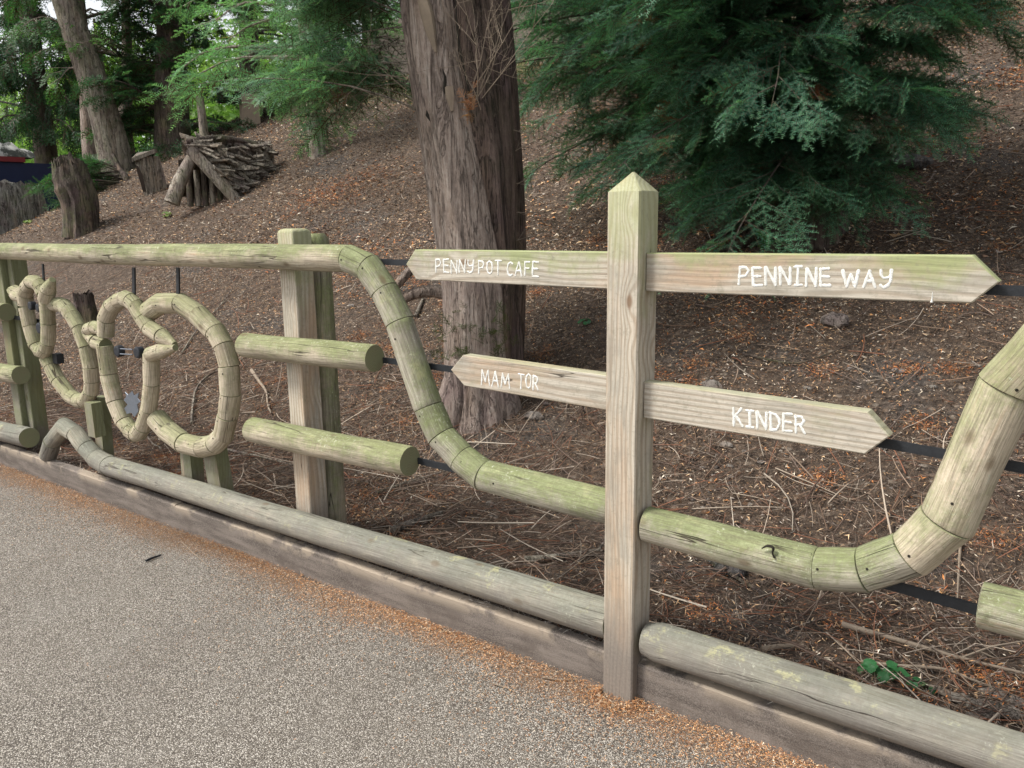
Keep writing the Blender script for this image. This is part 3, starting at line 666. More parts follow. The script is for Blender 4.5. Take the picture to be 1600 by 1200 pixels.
for (x0, y0, x1, y1, wpx, Y, sd_) in ((145, 628, 152, 681, 11, .06, 3), (157, 620, 164, 702, 11, .14, 4)):
    A, B = at(x0, y0, Y), at(x1, y1, Y); wd = rad(x0, y0, Y, wpx); g = G()
    pp = (A, (A+B)/2, B) if sd_ == 3 else (A, B, B+(B-A)*.4)
    rings = [[(p[0]-wd, Y-.03, p[2]), (p[0]+wd, Y-.03, p[2]), (p[0]+wd, Y+.03, p[2]), (p[0]-wd, Y+.03, p[2])] for p in pp]
    g.loft(rings, [[(q[0], q[1], q[2]+sd_) for q in r] for r in rings]); f1.part('support_post', g, [M['gpost']])

# ------------------------------------------------------------------ foliage sprays (numpy instancing into one mesh per crown)
def rotm(d, up):
    """rows of local axes: x along d, z near up; d, up are (N,3)"""
    d = d/np.linalg.norm(d, axis=1, keepdims=True)
    y = np.cross(up, d); y /= np.linalg.norm(y, axis=1, keepdims=True)+1e-9
    z = np.cross(d, y); return np.stack([d, y, z], 1)
def proto_spray(L, ns, nl, nw, step, seed, ang=52, curl=.25):
    r = np.random.RandomState(seed); T = []; K = []
    def twig(p, a, l):
        n = max(3, int(l/step)); dx = np.array([math.cos(a), math.sin(a), 0]); lat = np.array([-dx[1], dx[0], 0])
        w_ = .0016*max(1, nw/.003)
        q = p+dx*l; q = q-np.array([0, 0, curl*l*l/L*.8])
        T.append([p-lat*w_, p+lat*w_, q]); K.append(0)
        for i in range(n):
            t = (i+.5)/n; b = p+dx*l*t-np.array([0, 0, curl*(l*t)**2/L*.8]); ln = nl*(1-.45*t**3)*r.uniform(.8, 1.1)
            for s in (-1, 1):
                nd = nrm(dx*(.55+r.uniform(-.3, .3))+lat*s*r.uniform(.6, 1)+np.array([0, 0, r.uniform(-.25, .5)]))
                T.append([b-dx*nw/2, b+dx*nw/2+np.array([0, 0, .0008]), b+nd*ln]); K.append(1+(t > .7))
    twig(np.zeros(3), 0, L)
    for k in range(ns):
        t = .08+.8*k/ns; s = 1 if k % 2 else -1; l = L*.52*(1-t*.75)*r.uniform(.75, 1.15)
        p = np.array([L*t, 0, -curl*(L*t)**2/L*.8]); twig(p, s*R(ang+r.uniform(-10, 10)), l)
    return np.array(T), np.array(K)
def instance(protos, pos, d, up, sc, cols, twigc, seed, tipc=None):
    """cols (N,3) base colour of each spray"""
    r = np.random.RandomState(seed); which = r.randint(0, len(protos), len(pos)); Vs = []; Cs = []
    Rm = rotm(d, up)
    for k, (T, K) in enumerate(protos):
        ix = np.where(which == k)[0]
        if not len(ix): continue
        v = np.einsum('tkc,ncd->ntkd', T, Rm[ix])*sc[ix][:, None, None, None]+pos[ix][:, None, None, :]
        Vs.append(v.reshape(-1, 3))
        c = np.repeat(cols[ix][:, None, :], len(T), 1)*r.uniform(.72, 1.28, (len(ix), len(T), 1))
        if tipc is not None: c[:, K == 2] = c[:, K == 2]*.6+np.array(tipc)*.4*r.uniform(.7, 1.3, (len(ix), 1, 1))
        c[:, K == 0] = twigc; Cs.append(c.reshape(-1, 3))
    V = np.concatenate(Vs); C = np.concatenate(Cs)
    return V, np.arange(len(V)).reshape(-1, 3), C
YEW = [proto_spray(.21, 7, .021, .0046, .0085, k) for k in range(4)]
YEWM = [proto_spray(.30, 7, .032, .008, .014, 10+k) for k in range(3)]
FAR = [proto_spray(.42, 6, .075, .024, .045, 20+k, curl=.5) for k in range(3)]
FERN = [proto_spray(.22, 0, .05, .014, .012, 30)]

def branches(r, trunk, n, zr, length, az=(0, 6.283), elev=(0, .45), droop=.5, nsub=9, spn=3, sublen=.42, g=None, br=.02, bn=5, hang=0., taperlen=.35):
    """grow limbs from points on the trunk polyline; returns spray positions and directions"""
    trunk = [np.array(p, float) for p in trunk]; zs = [p[2] for p in trunk]; P = []; D = []
    for i in range(n):
        z = zr[0]+(zr[1]-zr[0])*(i+r.rand())/n; c = np.array([np.interp(z, zs, [p[k] for p in trunk]) for k in range(3)])
        a = r.uniform(*az); e = r.uniform(*elev); L = r.uniform(*length)*(1-taperlen*(i/n))
        d = np.array([math.cos(a)*math.cos(e), math.sin(a)*math.cos(e), math.sin(e)]); pts = [c]; dd = d.copy()
        for k in range(6):
            dd = nrm(dd+np.array([0, 0, -droop*.13*(k+.5)/2])+r.normal(size=3)*.06); pts.append(pts[-1]+dd*L/6)
        if g is not None: tube(g, pts, [br*(1-.14*k)*(L/1.6) for k in range(7)], bn, seed=i)
        for j in range(nsub):
            t = .22+.78*(j+r.rand()*.6)/nsub; u = t*6; k = min(5, int(u)); p = pts[k]+(pts[k+1]-pts[k])*(u-k)
            f = nrm(pts[k+1]-pts[k]); lat = nrm(np.cross([0, 0, 1], f))*(1 if j % 2 else -1); sl = L*sublen*(1.15-t*.8)*r.uniform(.6, 1.2)
            sdir = nrm(f*.75+lat*r.uniform(.4, 1)+np.array([0, 0, r.uniform(-.25, .2)-hang*.5]))
            q = p+sdir*sl
            if g is not None and bn > 3 and br > .008: tube(g, [p, (p+q)/2+r.normal(size=3)*.01, q], [br*.25, br*.18, br*.1], 4)
            for m_ in range(spn):
                tt = (m_+.6)/spn; b = p+(q-p)*tt; sd_ = nrm(sdir+lat*r.uniform(-.9, .9)+np.array([0, 0, r.uniform(-.3, .12)-hang]))
                P.append(b); D.append(sd_)
        P.append(pts[-1]); D.append(nrm(pts[-1]-pts[-2]))
    return np.array(P), np.array(D)
def crown(protos, P, D, sc, c0, c1, seed, tipc=None, twigc=(.09, .06, .04), brown=.0):
    r = np.random.RandomState(seed); n = len(P); up = np.array([0, 0, 1.])+r.normal(size=(n, 3))*.5
    t = r.rand(n, 1); cols = np.array(c0)*(1-t)+np.array(c1)*t
    if brown: cols[r.rand(n) < brown] = (.20, .07, .03)
    return instance(protos, P, D, up, r.uniform(.75, 1.25, n)*sc, cols, twigc, seed, tipc)

# ------------------------------------------------------------------ main tree behind the signs
mb = on(742, 664); mb[2] -= .05
def mt(px, py, back=0.):             # point of the main tree at the base's distance
    d = ray(px, py); s = (math.hypot(*(mb-CAM)[:2])+.12+back)/math.hypot(d[0], d[1]); return CAM+d*s
main = Thing('old_conifer', 'big old reddish-brown trunk of fused fluted stems behind the left sign boards, with dead twigs', 'tree', mb)
def stem(g, pts, back, seed, ridge, n=110):
    P = [mt(x, y, back) for x, y, r in pts]; rr = [r*float(np.dot(p-CAM, FW))/FPX for p, (x, y, r) in zip(P, pts)]
    tube(g, P, rr, n, ridge, seed, sub=9)
g = G()
stem(g, [(752, 705, 66), (750, 660, 60), (748, 600, 50), (744, 520, 47), (740, 430, 46), (722, 330, 44), (702, 220, 42), (682, 110, 40), (668, 0, 40), (655, -130, 38), (640, -300, 34), (620, -520, 26), (610, -760, 10)], 0, 3, .095)
trk = main.part('trunk', g, [M['bark']], ang=60)
g = G()
stem(g, [(765, 700, 50), (762, 640, 46), (762, 560, 38), (760, 450, 40), (752, 350, 44), (745, 250, 44), (735, 150, 38), (722, 60, 34), (705, -30, 30), (690, -160, 26), (675, -400, 10)], .07, 5, .10)
stem(g, [(790, 690, 40), (788, 620, 34), (778, 520, 34), (768, 400, 38), (768, 280, 36), (762, 150, 34), (752, 40, 34), (742, -80, 30), (735, -260, 24), (730, -420, 8)], .20, 8, .07)
stem(g, [(795, 660, 22), (797, 560, 20), (800, 430, 20), (794, 300, 24), (784, 150, 24), (774, 30, 24), (765, -100, 20), (760, -300, 8)], .42, 9, .08)
main.part('rear_stem', g, [M['trunkback']], ang=60)
for k, pts in enumerate(([(722, 560, 20), (712, 625, 30), (700, 668, 26), (684, 700, 14), (672, 716, 6)], [(775, 570, 20), (786, 630, 28), (802, 668, 24), (824, 700, 12), (846, 712, 5)], [(748, 590, 22), (745, 650, 34), (742, 690, 30), (736, 722, 16), (730, 742, 6)], [(765, 600, 20), (768, 655, 28), (780, 700, 22), (792, 726, 8)],
                         [(700, 458, 13), (668, 455, 11), (636, 463, 10), (612, 486, 8)], [(700, 430, 12), (655, 415, 9), (625, 440, 8), (605, 470, 7)])):
    g = G(); P = [mt(x, y, -.07 if k < 4 else .5) for x, y, r in pts]; tube(g, P, [r*.0035 for x, y, r in pts], 14, .1, k, sub=4); main.part('root', g, [M['bark']], ang=60)
from mathutils.bvhtree import BVHTree
_g = trk.data; _V = [Vector(v.co)+Vector(mb) for v in _g.vertices]; BV = BVHTree.FromPolygons(_V, [tuple(p.vertices) for p in _g.polygons])
def surf(px, py, off=0.):
    d = Vector(ray(px, py)).normalized(); h = BV.ray_cast(Vector(CAM), d)
    return np.array(h[0]-d*off) if h[0] is not None else mt(px, py, -.12)
for pts, rr0 in (([(690, 104), (695, 122), (694, 138), (693, 152)], 3.2), ([(667, 170), (669, 180), (674, 192)], 3), ([(682, 238), (683, 246)], 4),
                 ([(712, 0), (716, 60), (728, 120), (738, 170)], 2), ([(676, 292), (675, 303)], 3.5)):
    g = G(); P = [surf(x, y, -.006) for x, y in pts]; tube(g, P, [.0035*rr0*.35]+[.0035*rr0]*(len(P)-2)+[.0035*rr0*.35], 10, .25, int(pts[0][0]), sub=5); main.part('crevice_shade', g, [M['hole']], ang=60)  # dark strips half sunk in the bark stand in for shaded crevices
g = G()
P = [surf(x, y, .0) for x, y in [(660, -8), (668, 22), (674, 50), (681, 82)]]; tube(g, P, [.028, .034, .026, .008], 12, .3, 3, sub=5); main.part('torn_wood', g, [M['tan']], ang=60)
g = G(); P = [surf(x, y, .0) for x, y in [(701, 136), (703, 152), (706, 174)]]; tube(g, P, [.024, .022, .007], 12, .3, 4, sub=5)
main.part('torn_wood', g, [M['tan']], ang=60)
g = G(); rr = np.random.RandomState(4)
def deadtwig(g, p, d, L, r, depth, rr):
    pts = [p]; dd = d
    for k in range(4): dd = nrm(dd+rr.normal(size=3)*.13+np.array([0, 0, .05])); pts.append(pts[-1]+dd*L/4)
    tube(g, pts, [r, r*.8, r*.6, r*.45, r*.25], 4)
    if depth:
        for k in range(5):
            q = pts[1+k % 4]; nd = nrm(dd+rr.normal(size=3)*.75); deadtwig(g, q, nd, L*.5, r*.55, depth-1, rr)
for k in range(7):
    p = mt(742+rr.uniform(-6, 12), 158+rr.uniform(-30, 16), -.2); d = nrm(RT*rr.uniform(-.25, .9)+UP*rr.uniform(.3, 1.3)-FW*.25); deadtwig(g, p, d, rr.uniform(.3, .7), .0030, 2, rr)
for k in range(5):
    p = mt(792, 380-k*45, .2); deadtwig(g, p, nrm(RT+UP*rr.uniform(-.2, .7)), .28, .003, 2, rr)
for k in range(6):
    p = mt(636, 120+k*22, -.05); deadtwig(g, p, nrm(-RT+UP*rr.uniform(-.3, .9)-FW*.2), .42, .0022, 2, rr)
main.part('dead_twigs', g, [M['tan']])
n = 26; P = np.array([mt(735+rr.normal()*7, 165+rr.normal()*10, -.22) for _ in range(n)]); D = rr.normal(size=(n, 3))+UP
main.part('needle_tuft', crown(YEW, P, D, .28, (.42, .17, .07), (.50, .26, .14), 5, twigc=(.3, .15, .08)), [M['leaf']], smooth=False)
n = 60; P = np.array([mt(rr.choice([705, 775, 745])+rr.normal()*16, 530+rr.normal()*18, -.20) for _ in range(n)]); D = rr.normal(size=(n, 3))*.7+UP*.8-FW*.4
main.part('side_shoots', crown(YEW, P, D, .38, (.035, .065, .02), (.08, .11, .03), 6), [M['leaf']], smooth=False)
# low bright branches reaching left of the trunk
r = np.random.RandomState(31); g = G(); tr = [mt(690, 400), mt(660, 200), mt(640, 0), mt(630, -200)]
base_az = math.atan2(-RT[1], -RT[0])
P, D = branches(r, tr, 32, (tr[1][2]+.08, tr[3][2]), (.5, 1.2), (base_az-1.1, base_az+.5), (.0, .45), .45, 9, 3, .45, g, .008, 4)
main.part('limbs', g, [M['palebark']])
main.part('crown', crown(YEW, P, D, 1.2, (.08, .19, .115), (.17, .33, .18), 8, (.25, .41, .17), brown=.02), [M['leaf']], smooth=False)

# ------------------------------------------------------------------ yew on the right
yb = on(1268, 368); r = np.random.RandomState(41)
yew = Thing('yew_tree', 'dark green yew with low spreading needle branches on the bank behind the signpost', 'tree', yb)
g = G(); T0 = [yb+np.array([0, 0, -.1]), yb+np.array([.02, .02, .4]), yb+np.array([-.05, .05, 1.2]), yb+np.array([-.02, 0, 2.6]), yb+np.array([0, 0, 4.2])]
tube(g, T0, [.24, .17, .15, .11, .04], 36, .12, 4, sub=6)
tube(g, [yb+[-.12, -.05, -.05], yb+[-.28, -.1, .5], yb+[-.6, -.1, 1.4], yb+[-.8, 0, 2.4]], [.13, .09, .07, .03], 24, .1, 5, sub=5)
yew.part('trunk', g, [M['darkbark']], ang=60)
for k, pts in enumerate(([(1215, 345), (1185, 372), (1150, 392), (1120, 398)], [(1160, 335), (1135, 360), (1118, 385), (1095, 392)], [(1250, 350), (1225, 385), (1200, 402)])):
    g = G(); P = [on(x, y)+[0, 0, .03] for x, y in pts]; tube(g, P, [.05, .04, .03, .012][:len(P)], 10, .1, k, sub=4); yew.part('root', g, [M['darkbark']], ang=60)
g = G(); P, D = branches(r, T0, 130, (yb[2]+.62, yb[2]+3.2), (1.0, 2.0), (2.7, 4.85), (-.1, .45), .5, 12, 5, .42, g, .010, 4, taperlen=.1)
P2, D2 = branches(r, T0, 12, (yb[2]+1.75, yb[2]+3.4), (1.8, 3.0), (-.9, .6), (.05, .5), .45, 12, 4, .34, g, .012, 4, taperlen=.1)
P3, D3 = branches(r, T0, 34, (yb[2]+.9, yb[2]+2.5), (1.9, 2.9), (2.8, 4.0), (.05, .5), .5, 12, 5, .34, g, .012, 4, taperlen=.1)
P4, D4 = branches(r, T0, 90, (yb[2]+.75, yb[2]+3.2), (.65, 1.35), (4.2, 6.9), (-.1, .35), .55, 12, 5, .42, g, .009, 4, taperlen=.1)
P5, D5 = branches(r, T0, 34, (yb[2]+.28, yb[2]+.85), (.5, 1.0), (3.2, 5.4), (.0, .4), .6, 10, 5, .45, g, .008, 4, taperlen=.1)
yew.part('limbs', g, [M['darkbark']])
P = np.concatenate([P, P2, P3, P4, P5]); D = np.concatenate([D, D2, D3, D4, D5])
yew.part('crown', crown(YEW, P, D, 1.12, (.038, .12, .075), (.10, .24, .14), 42, (.16, .32, .15), brown=.015), [M['leaf']], smooth=False)

# ------------------------------------------------------------------ other trees
def conifer(name, label, base, hpts, rads, mat, crown_args, protos, c0, c1, seed, sc=1., tipc=None, leafmat='leaf', trunk_n=28, group=None, cat='tree', br=.03, brown=0):
    base = np.array(base, float); r = np.random.RandomState(seed)
    t = Thing(name, label, cat, base, group); pts = [base+np.array(p, float) for p in hpts]
    g = G(); tube(g, pts, rads, trunk_n, .07, seed, sub=6); t.part('trunk', g, [mat], ang=60)
    g = G(); Ps = []; Ds = []
    for ca in crown_args:
        P, D = branches(r, pts, g=g, br=br, bn=4, **ca); Ps.append(P); Ds.append(D)
    t.part('limbs', g, [mat]); P = np.concatenate(Ps); D = np.concatenate(Ds)
    t.part('crown', crown(protos, P, D, sc, np.array(c0)*CB, np.array(c1)*CB, seed, tipc, brown=brown), [M[leafmat]], smooth=False); return t
CB = 1.9
vl = -RT*[1, 1, 0]; vl = nrm(vl); vf = nrm(FW*[1, 1, 0]); azl = math.atan2(vl[1], vl[0])
def lean(px0, py0, px1, py1, s, k=3, ext=1.3):
    A = dist(px0, py0, s); B = dist(px1, py1, s); return A, [np.zeros(3)-[0, 0, .3], (B-A)*.33+rs.normal(size=3)*.05, (B-A)*.7, (B-A)*1.05, (B-A)*(1.05+ext)]
# slim tree in the middle of the picture
b0 = on(497, 243)
conifer('slim_conifer', 'slim young conifer with pale patched bark standing between the log den and the big trunk', b0, [(0, 0, -.1), (-.05, 0, 1), (-.12, 0, 2), (-.25, .1, 4), (-.3, .2, 6.5)], [.13, .10, .10, .08, .03], M['palebark'],
        [dict(n=50, zr=(b0[2]+1.15, b0[2]+6.), length=(1.1, 2.3), elev=(-.1, .4), droop=.6, nsub=7, spn=3, sublen=.42)], YEWM, (.065, .16, .085), (.14, .28, .12), 51, 1.15, (.20, .34, .09), brown=.02)
s = 18.5
A, H = lean(190, 268, 95, -20, s)
conifer('leaning_pine', 'tall bare grey trunk leaning left in front of the woodland behind the bank', A, H, [.33, .27, .25, .22, .08], M['palebark'],
        [dict(n=16, zr=(A[2]+4.4, A[2]+9), length=(1.5, 3), droop=.6, nsub=7, spn=3)], FAR, (.02, .06, .025), (.05, .12, .03), 61, 1.0)
A, H = lean(147, 262, 132, 90, s+.8)
conifer('red_cedar', 'upright reddish trunk immediately left of the leaning grey trunk', A, H, [.2, .16, .15, .13, .06], M['bark'],
        [dict(n=24, zr=(A[2]+1.9, A[2]+6), length=(1.2, 2.4), droop=.9, nsub=7, spn=3, hang=.4)], FAR, (.018, .055, .022), (.045, .11, .03), 62, .9)
A, H = lean(204, 258, 198, 60, s+1.6)
conifer('slender_fir', 'thin dark upright trunk just right of the leaning grey trunk', A, H, [.16, .13, .13, .10, .04], M['bark'],
        [dict(n=34, zr=(A[2]+1.9, A[2]+7), length=(1.2, 2.6), droop=.5, nsub=7, spn=3)], FAR, (.03, .085, .03), (.075, .17, .035), 63, .9, leafmat='farleaf')
A, H = lean(273, 262, 265, 40, s)
conifer('ivy_clad_fir', 'broad dark trunk thick with foliage behind the small bark-roofed log den', A, H, [.42, .34, .3, .24, .1], M['darkbark'],
        [dict(n=95, zr=(A[2]+.25, A[2]+6), length=(.6, 1.9), droop=.6, nsub=7, spn=3)], FAR, (.014, .042, .022), (.040, .095, .040), 64, .85)
A, H = lean(392, 190, 388, -10, s+2.5)
conifer('dark_fir', 'dark fir behind the timber shelter at the top of the bank', A, H, [.26, .24, .22, .2, .1], M['darkbark'],
        [dict(n=40, zr=(A[2]+1.4, A[2]+7), length=(1.2, 2.6), droop=.5, nsub=7, spn=3)], FAR, (.014, .042, .022), (.035, .085, .036), 65, .9)  # needle colours set to a dark green
A = dist(78, 290, s+4.5)
conifer('weeping_cypress', 'dark cypress with hanging foliage curtains at far left, behind the navy hut', A, [(0, 0, -1), (0, 0, 1), (0, 0, 3), (0, 0, 5), (0, 0, 8)], [.28, .25, .2, .16, .05], M['darkbark'],
        [dict(n=52, zr=(A[2]+1.1, A[2]+6.5), length=(1., 2.1), droop=.9, nsub=8, spn=3, hang=1.4)], FAR, (.012, .038, .02), (.03, .075, .03), 66, .95)
A = dist(200, 292, s-2.)
conifer('low_yew_bush', 'low dark yew bush spreading at the foot of the leaning trunk', A, [(0, 0, -.4), (0, 0, .1), (-.2, 0, .3), (-.3, 0, .45), (-.4, 0, .6)], [.08, .06, .05, .04, .03], M['darkbark'],
        [dict(n=16, zr=(A[2]-.1, A[2]+.4), length=(.9, 1.7), az=(azl-.9, azl+.9), elev=(-.1, .3), droop=.4, nsub=7, spn=3)], YEWM, (.014, .05, .022), (.04, .10, .035), 67, 1.2, cat='bush')
# fuller trees farther off on the left and along the top of the bank
far = [(-30, 14, 8, .35, 'pale green larch farthest left behind the cypress', (.07, .15, .03), (.17, .27, .06), 1), (-27, 20, 9, .4, 'spruce coloured a sunlit bright green seen through the gap right of the leaning trunk', (.07, .16, .03), (.17, .28, .05), 1),
       (-21.5, 19, 9, .35, 'bright green fir behind the broad ivy-clad trunk', (.05, .13, .03), (.14, .24, .045), 1), (-34, 8, 8, .3, 'tree coloured as if sunlit at the left edge of the picture', (.08, .17, .04), (.18, .30, .08), 1),  # sunlight on the left trees put into brighter leaf colours
       (-15, 18, 9, .3, 'dark spruce at the top of the bank left of the big trunk', (.02, .06, .03), (.05, .12, .04), 1), (-13.2, 17.5, 8, .3, 'dark spruce at the top of the bank directly behind the big trunk', (.014, .045, .025), (.04, .09, .035), 1),
       (-25, 27, 11, .4, 'tall back-row spruce seen between nearer left trunks', (.04, .11, .03), (.11, .2, .04), 1), (-1.2, 16, 9, .3, 'dark fir at the top of the bank behind the yew', (.012, .04, .025), (.035, .08, .036), 1),
       (3.5, 17, 9, .3, 'dark fir at the top right corner beyond the boundary wall', (.012, .04, .025), (.035, .08, .036), 1)]
for k, (x, y, h, rd, lab, c0, c1, sc) in enumerate(far):
    z = float(terr(x, y)); conifer('woodland_fir', lab, (x, y, z), [(0, 0, -.3), (0, 0, h*.25), (.1, 0, h*.5), (0, .1, h*.8), (0, 0, h*1.1)], [rd, rd*.8, rd*.6, rd*.4, .04], M['darkbark'],
        [dict(n=48, zr=(z+h*.06+(k in (4, 5, 7, 8))*.6, z+h*1.0), length=(2.0, 3.4), droop=.5, nsub=8, spn=4, taperlen=.5)], FAR, c0, c1, 70+k, 1.55, leafmat='farleaf', group='firs in the wood beyond the bank', br=.04)
# leafy mass of the far wood
def leafmass(n, box, size, c0, c1, seed, clump=160):
    r = np.random.RandomState(seed); cc = np.stack([r.uniform(*box[0], clump), r.uniform(*box[1], clump), r.uniform(*box[2], clump)], 1)
    ix = r.randint(0, clump, n); P = cc[ix]+r.normal(size=(n, 3))*[1.3, 1.3, .8]; a = r.normal(size=(n, 3)); a /= np.linalg.norm(a, axis=1, keepdims=True)
    b = np.cross(a, r.normal(size=(n, 3))); b /= np.linalg.norm(b, axis=1, keepdims=True); s_ = r.uniform(.6, 1.3, (n, 1))*size
    V = np.stack([P-a*s_, P+b*s_*.5, P+a*s_, P-b*s_*.5], 1).reshape(-1, 3); t = r.rand(clump, 1)[ix]*.6+r.rand(n, 1)*.4
    return V, np.arange(4*n).reshape(-1, 4), np.array(c0)*(1-t)+np.array(c1)*t
V, F, C = leafmass(110000, ((-60, -22), (15, 34), (.3, 8.5)), .15, (.10, .22, .045), (.32, .45, .13), 91, 260)  # sunlight on the far wood is put into these raised leaf colours
single('far_woodland', (V, F, C), [M['farleaf']], 'mass of bright green leaves of the far wood beyond the left trunks', 'woodland', kind='stuff')
V, F, C = leafmass(14000, ((-7.5, 7), (14.5, 18), (6.3, 9.5)), .11, (.015, .05, .025), (.06, .13, .04), 92, 90)
single('hedge_foliage', (V, F, C), [M['farleaf']], 'dark leafy growth above the wall at the top of the bank', 'foliage', kind='stuff')

# ------------------------------------------------------------------ wall at the top of the bank, timber shelter
for (xa, xb, ya, yb2, zt, lab) in ((-14.2, -4.3, 12.1, 12.7, 1.25, 'brown rubble boundary wall at the top of the bank left of the yew'), (-4.1, 9, 12.9, 12.9, .95, 'brown rubble boundary wall at the top of the bank right of the yew')):
    g = G(); n = 60; rings = []; rr = np.random.RandomState(int(-xa*10+200))
    for k in range(n+1):
        t = k/n; x = xa+(xb-xa)*t; y = ya+(yb2-ya)*t; z = float(terr(x, y)); e = rr.uniform(-.05, .05, 3)
        rings.append([(x, y-.2+e[0], z-.3), (x, y-.19+e[1], z+zt*.5), (x, y-.17, z+zt-.05+e[2]), (x, y, z+zt+.05+e[2]), (x, y+.2, z+zt-.05), (x, y+.2, z-.3)])
    g.loft(rings); single('boundary_wall', g, [M['wall']], lab, 'wall')
s = 17.6
A = dist(380, 190, s); B = dist(640, 175, s+1)
sh = Thing('timber_shelter', 'dark timber platform on stout posts half hidden by leaves at the top of the bank', 'shelter', A)
dv = nrm((B-A)*[1, 1, 0]); bk = np.array([-dv[1], dv[0], 0])
def obox(g, o, l, dp, z0, z1): g.loft([[o+[0, 0, z], o+dv*l+[0, 0, z], o+dv*l+bk*dp+[0, 0, z], o+bk*dp+[0, 0, z]] for z in (z0, z1)])
g = G(); obox(g, A-dv*.2, 3.2, 1.6, .55, .86); sh.part('beam', g, [M['darkwood']], smooth=False)
g = G(); obox(g, A-dv*.35, 3.5, 1.8, .865, .95); sh.part('deck', g, [M['darkwood']], smooth=False)
for k in range(4):
    g = G(); obox(g, A+dv*(.0+.95*k), .26 if k else .34, .3, -.35, .548); sh.part('post', g, [M['tan']], smooth=False)

# ------------------------------------------------------------------ log den, wooden block, stumps, pole, navy hut
db = on(330, 322); Cd = nrm((CAM-db)*[1, 1, 0]); Rd = nrm(np.cross([0, 0, 1], -Cd)); Rd = -Rd if np.dot(Rd, RT) < 0 else Rd
sc_ = float(np.dot(db-CAM, FW))/FPX
den = Thing('log_den', 'small den with two leaning front logs and a rough bark-slab roof on the bank', 'den', db)
def dn(x, y, b): return db+Rd*(x-330)*sc_+np.array([0, 0, (322-y)*sc_/.985])-Cd*b
g = G(); tube(g, [dn(274, 318, -.05), dn(290, 282, 0), dn(318, 236, .1)], [.10, .085, .07], 14, .1, 1, sub=5); den.part('log', g, [M['palebark']], ang=60)
g = G(); tube(g, [dn(372, 320, -.1), dn(345, 285, -.08), dn(306, 238, 0)], [.08, .085, .075], 14, .1, 2, sub=5); den.part('log', g, [M['palebark']], ang=60)
for k in range(5):
    x = 300+k*11; g = G(); tube(g, [dn(x, 322, .12), dn(x+1, 262+abs(x-318)*.8, .16)], [.045, .035], 8, .1, k+5); den.part('plank', g, [M['palebark'] if k % 2 else M['darkbark']], ang=60)
g = G(); rr = np.random.RandomState(12); nu, nv = 26, 16; rows = []     # bark slab, right-hand and back slope
def slab(c00, c10, c11, c01, seed, thick=.05):
    rr = np.random.RandomState(seed); V = []; top = []; bot = []
    for i in range(nu+1):
        for j in range(nv+1):
            u, v_ = i/nu, j/nv; p = (c00*(1-u)+c10*u)*(1-v_)+(c01*(1-u)+c11*u)*v_
            h = .03*math.sin(u*23+math.sin(v_*9)*2.5)+.045*math.sin(v_*27+u*17)+.03*math.sin(u*51-v_*33)+rr.uniform(-.03, .03)+.1*math.sin(math.pi*v_)
            edge = (i in (0, nu) or j in (0, nv)); p = p+(rr.normal(size=3)*.03 if edge else 0)
            top.append(p+np.array([0, 0, h])+Cd*h*.6); bot.append(p+np.array([0, 0, h-thick-.03]))
    n1 = (nu+1)*(nv+1); F = []
    for i in range(nu):
        for j in range(nv):
            a = i*(nv+1)+j; F.append((a, a+nv+1, a+nv+2, a+1)); F.append((n1+a, n1+a+1, n1+a+nv+2, n1+a+nv+1))
    for i in range(nu):
        for j in (0, nv):
            a = i*(nv+1)+j; F.append((a, a+nv+1, n1+a+nv+1, n1+a))
    for j in range(nv):
        for i in (0, nu):
            a = i*(nv+1)+j; F.append((a, a+1, n1+a+1, n1+a))
    g = G(); g.add(top+bot, F); return g
den.part('bark_roof', slab(dn(303, 226, .1), dn(432, 222, 1.0), dn(432, 280, .8), dn(376, 318, -.05), 3), [M['stump']], ang=60)
den.part('bark_roof', slab(dn(305, 224, .12), dn(428, 220, 1.02), dn(385, 300, 1.6), dn(282, 300, .6), 4), [M['darkbark']], ang=60)
rr = np.random.RandomState(88); g = G()
for k in range(90):                           # loose bark slabs and sticks over the roof
    u, v_ = rr.rand(), rr.rand(); c = (dn(303, 226, .1)*(1-u)+dn(432, 222, 1.0)*u)*(1-v_)+(dn(376, 318, -.05)*(1-u)+dn(432, 280, .8)*u)*v_
    c = c+Cd*(.07+.05*math.sin(math.pi*v_))+np.array([0, 0, .03+.1*math.sin(math.pi*v_)]); d = nrm(Rd*rr.uniform(.4, 1)+np.array([0, 0, rr.uniform(-.5, .2)])+Cd*rr.normal()*.2); L = rr.uniform(.06, .22); w_ = rr.uniform(.02, .05); nn = nrm(Cd+np.array([0, 0, .8])+rr.normal(size=3)*.3); e = np.cross(d, nn)
    g.loft([[c-d*L-e*w_, c-d*L*.8+e*w_, c+d*L*.9+e*w_*.7, c+d*L-e*w_*.6], [c-d*L-e*w_+nn*.02, c-d*L*.8+e*w_+nn*.025, c+d*L*.9+e*w_*.7+nn*.02, c+d*L-e*w_*.6+nn*.012]])
o_ = den.part('bark_piece', g, [M['stump']], smooth=False, kind='stuff')
g = G(); P_ = [dn(x, y, b) for x, y, b in ((300, 228, .05), (350, 220, .3), (400, 222, .7), (445, 232, 1.1))]; tube(g, P_, [.05, .07, .06, .03], 10, .2, 9, sub=4); den.part('ridge_branch', g, [M['darkbark']], ang=60)
p = dist(321, 228, 13.6); q = dist(312, 150, 13.6); g = G(); tube(g, [p-[0, 0, .6], p, q], [.075, .07, .055], 14, .05, 3, sub=4)
single('timber_stake', g, [M['palebark']], 'pale upright stake sticking up behind the apex of the log den', 'stake', ang=60)
bb = on(240, 302); k_ = float(np.dot(bb-CAM, FW))/FPX; Cb = nrm((CAM-bb)*[1, 1, 0]); Rb = Rd
th = Thing('capped_log', 'short leaning split log with a slanted bark cap left of the den', 'log', bb)
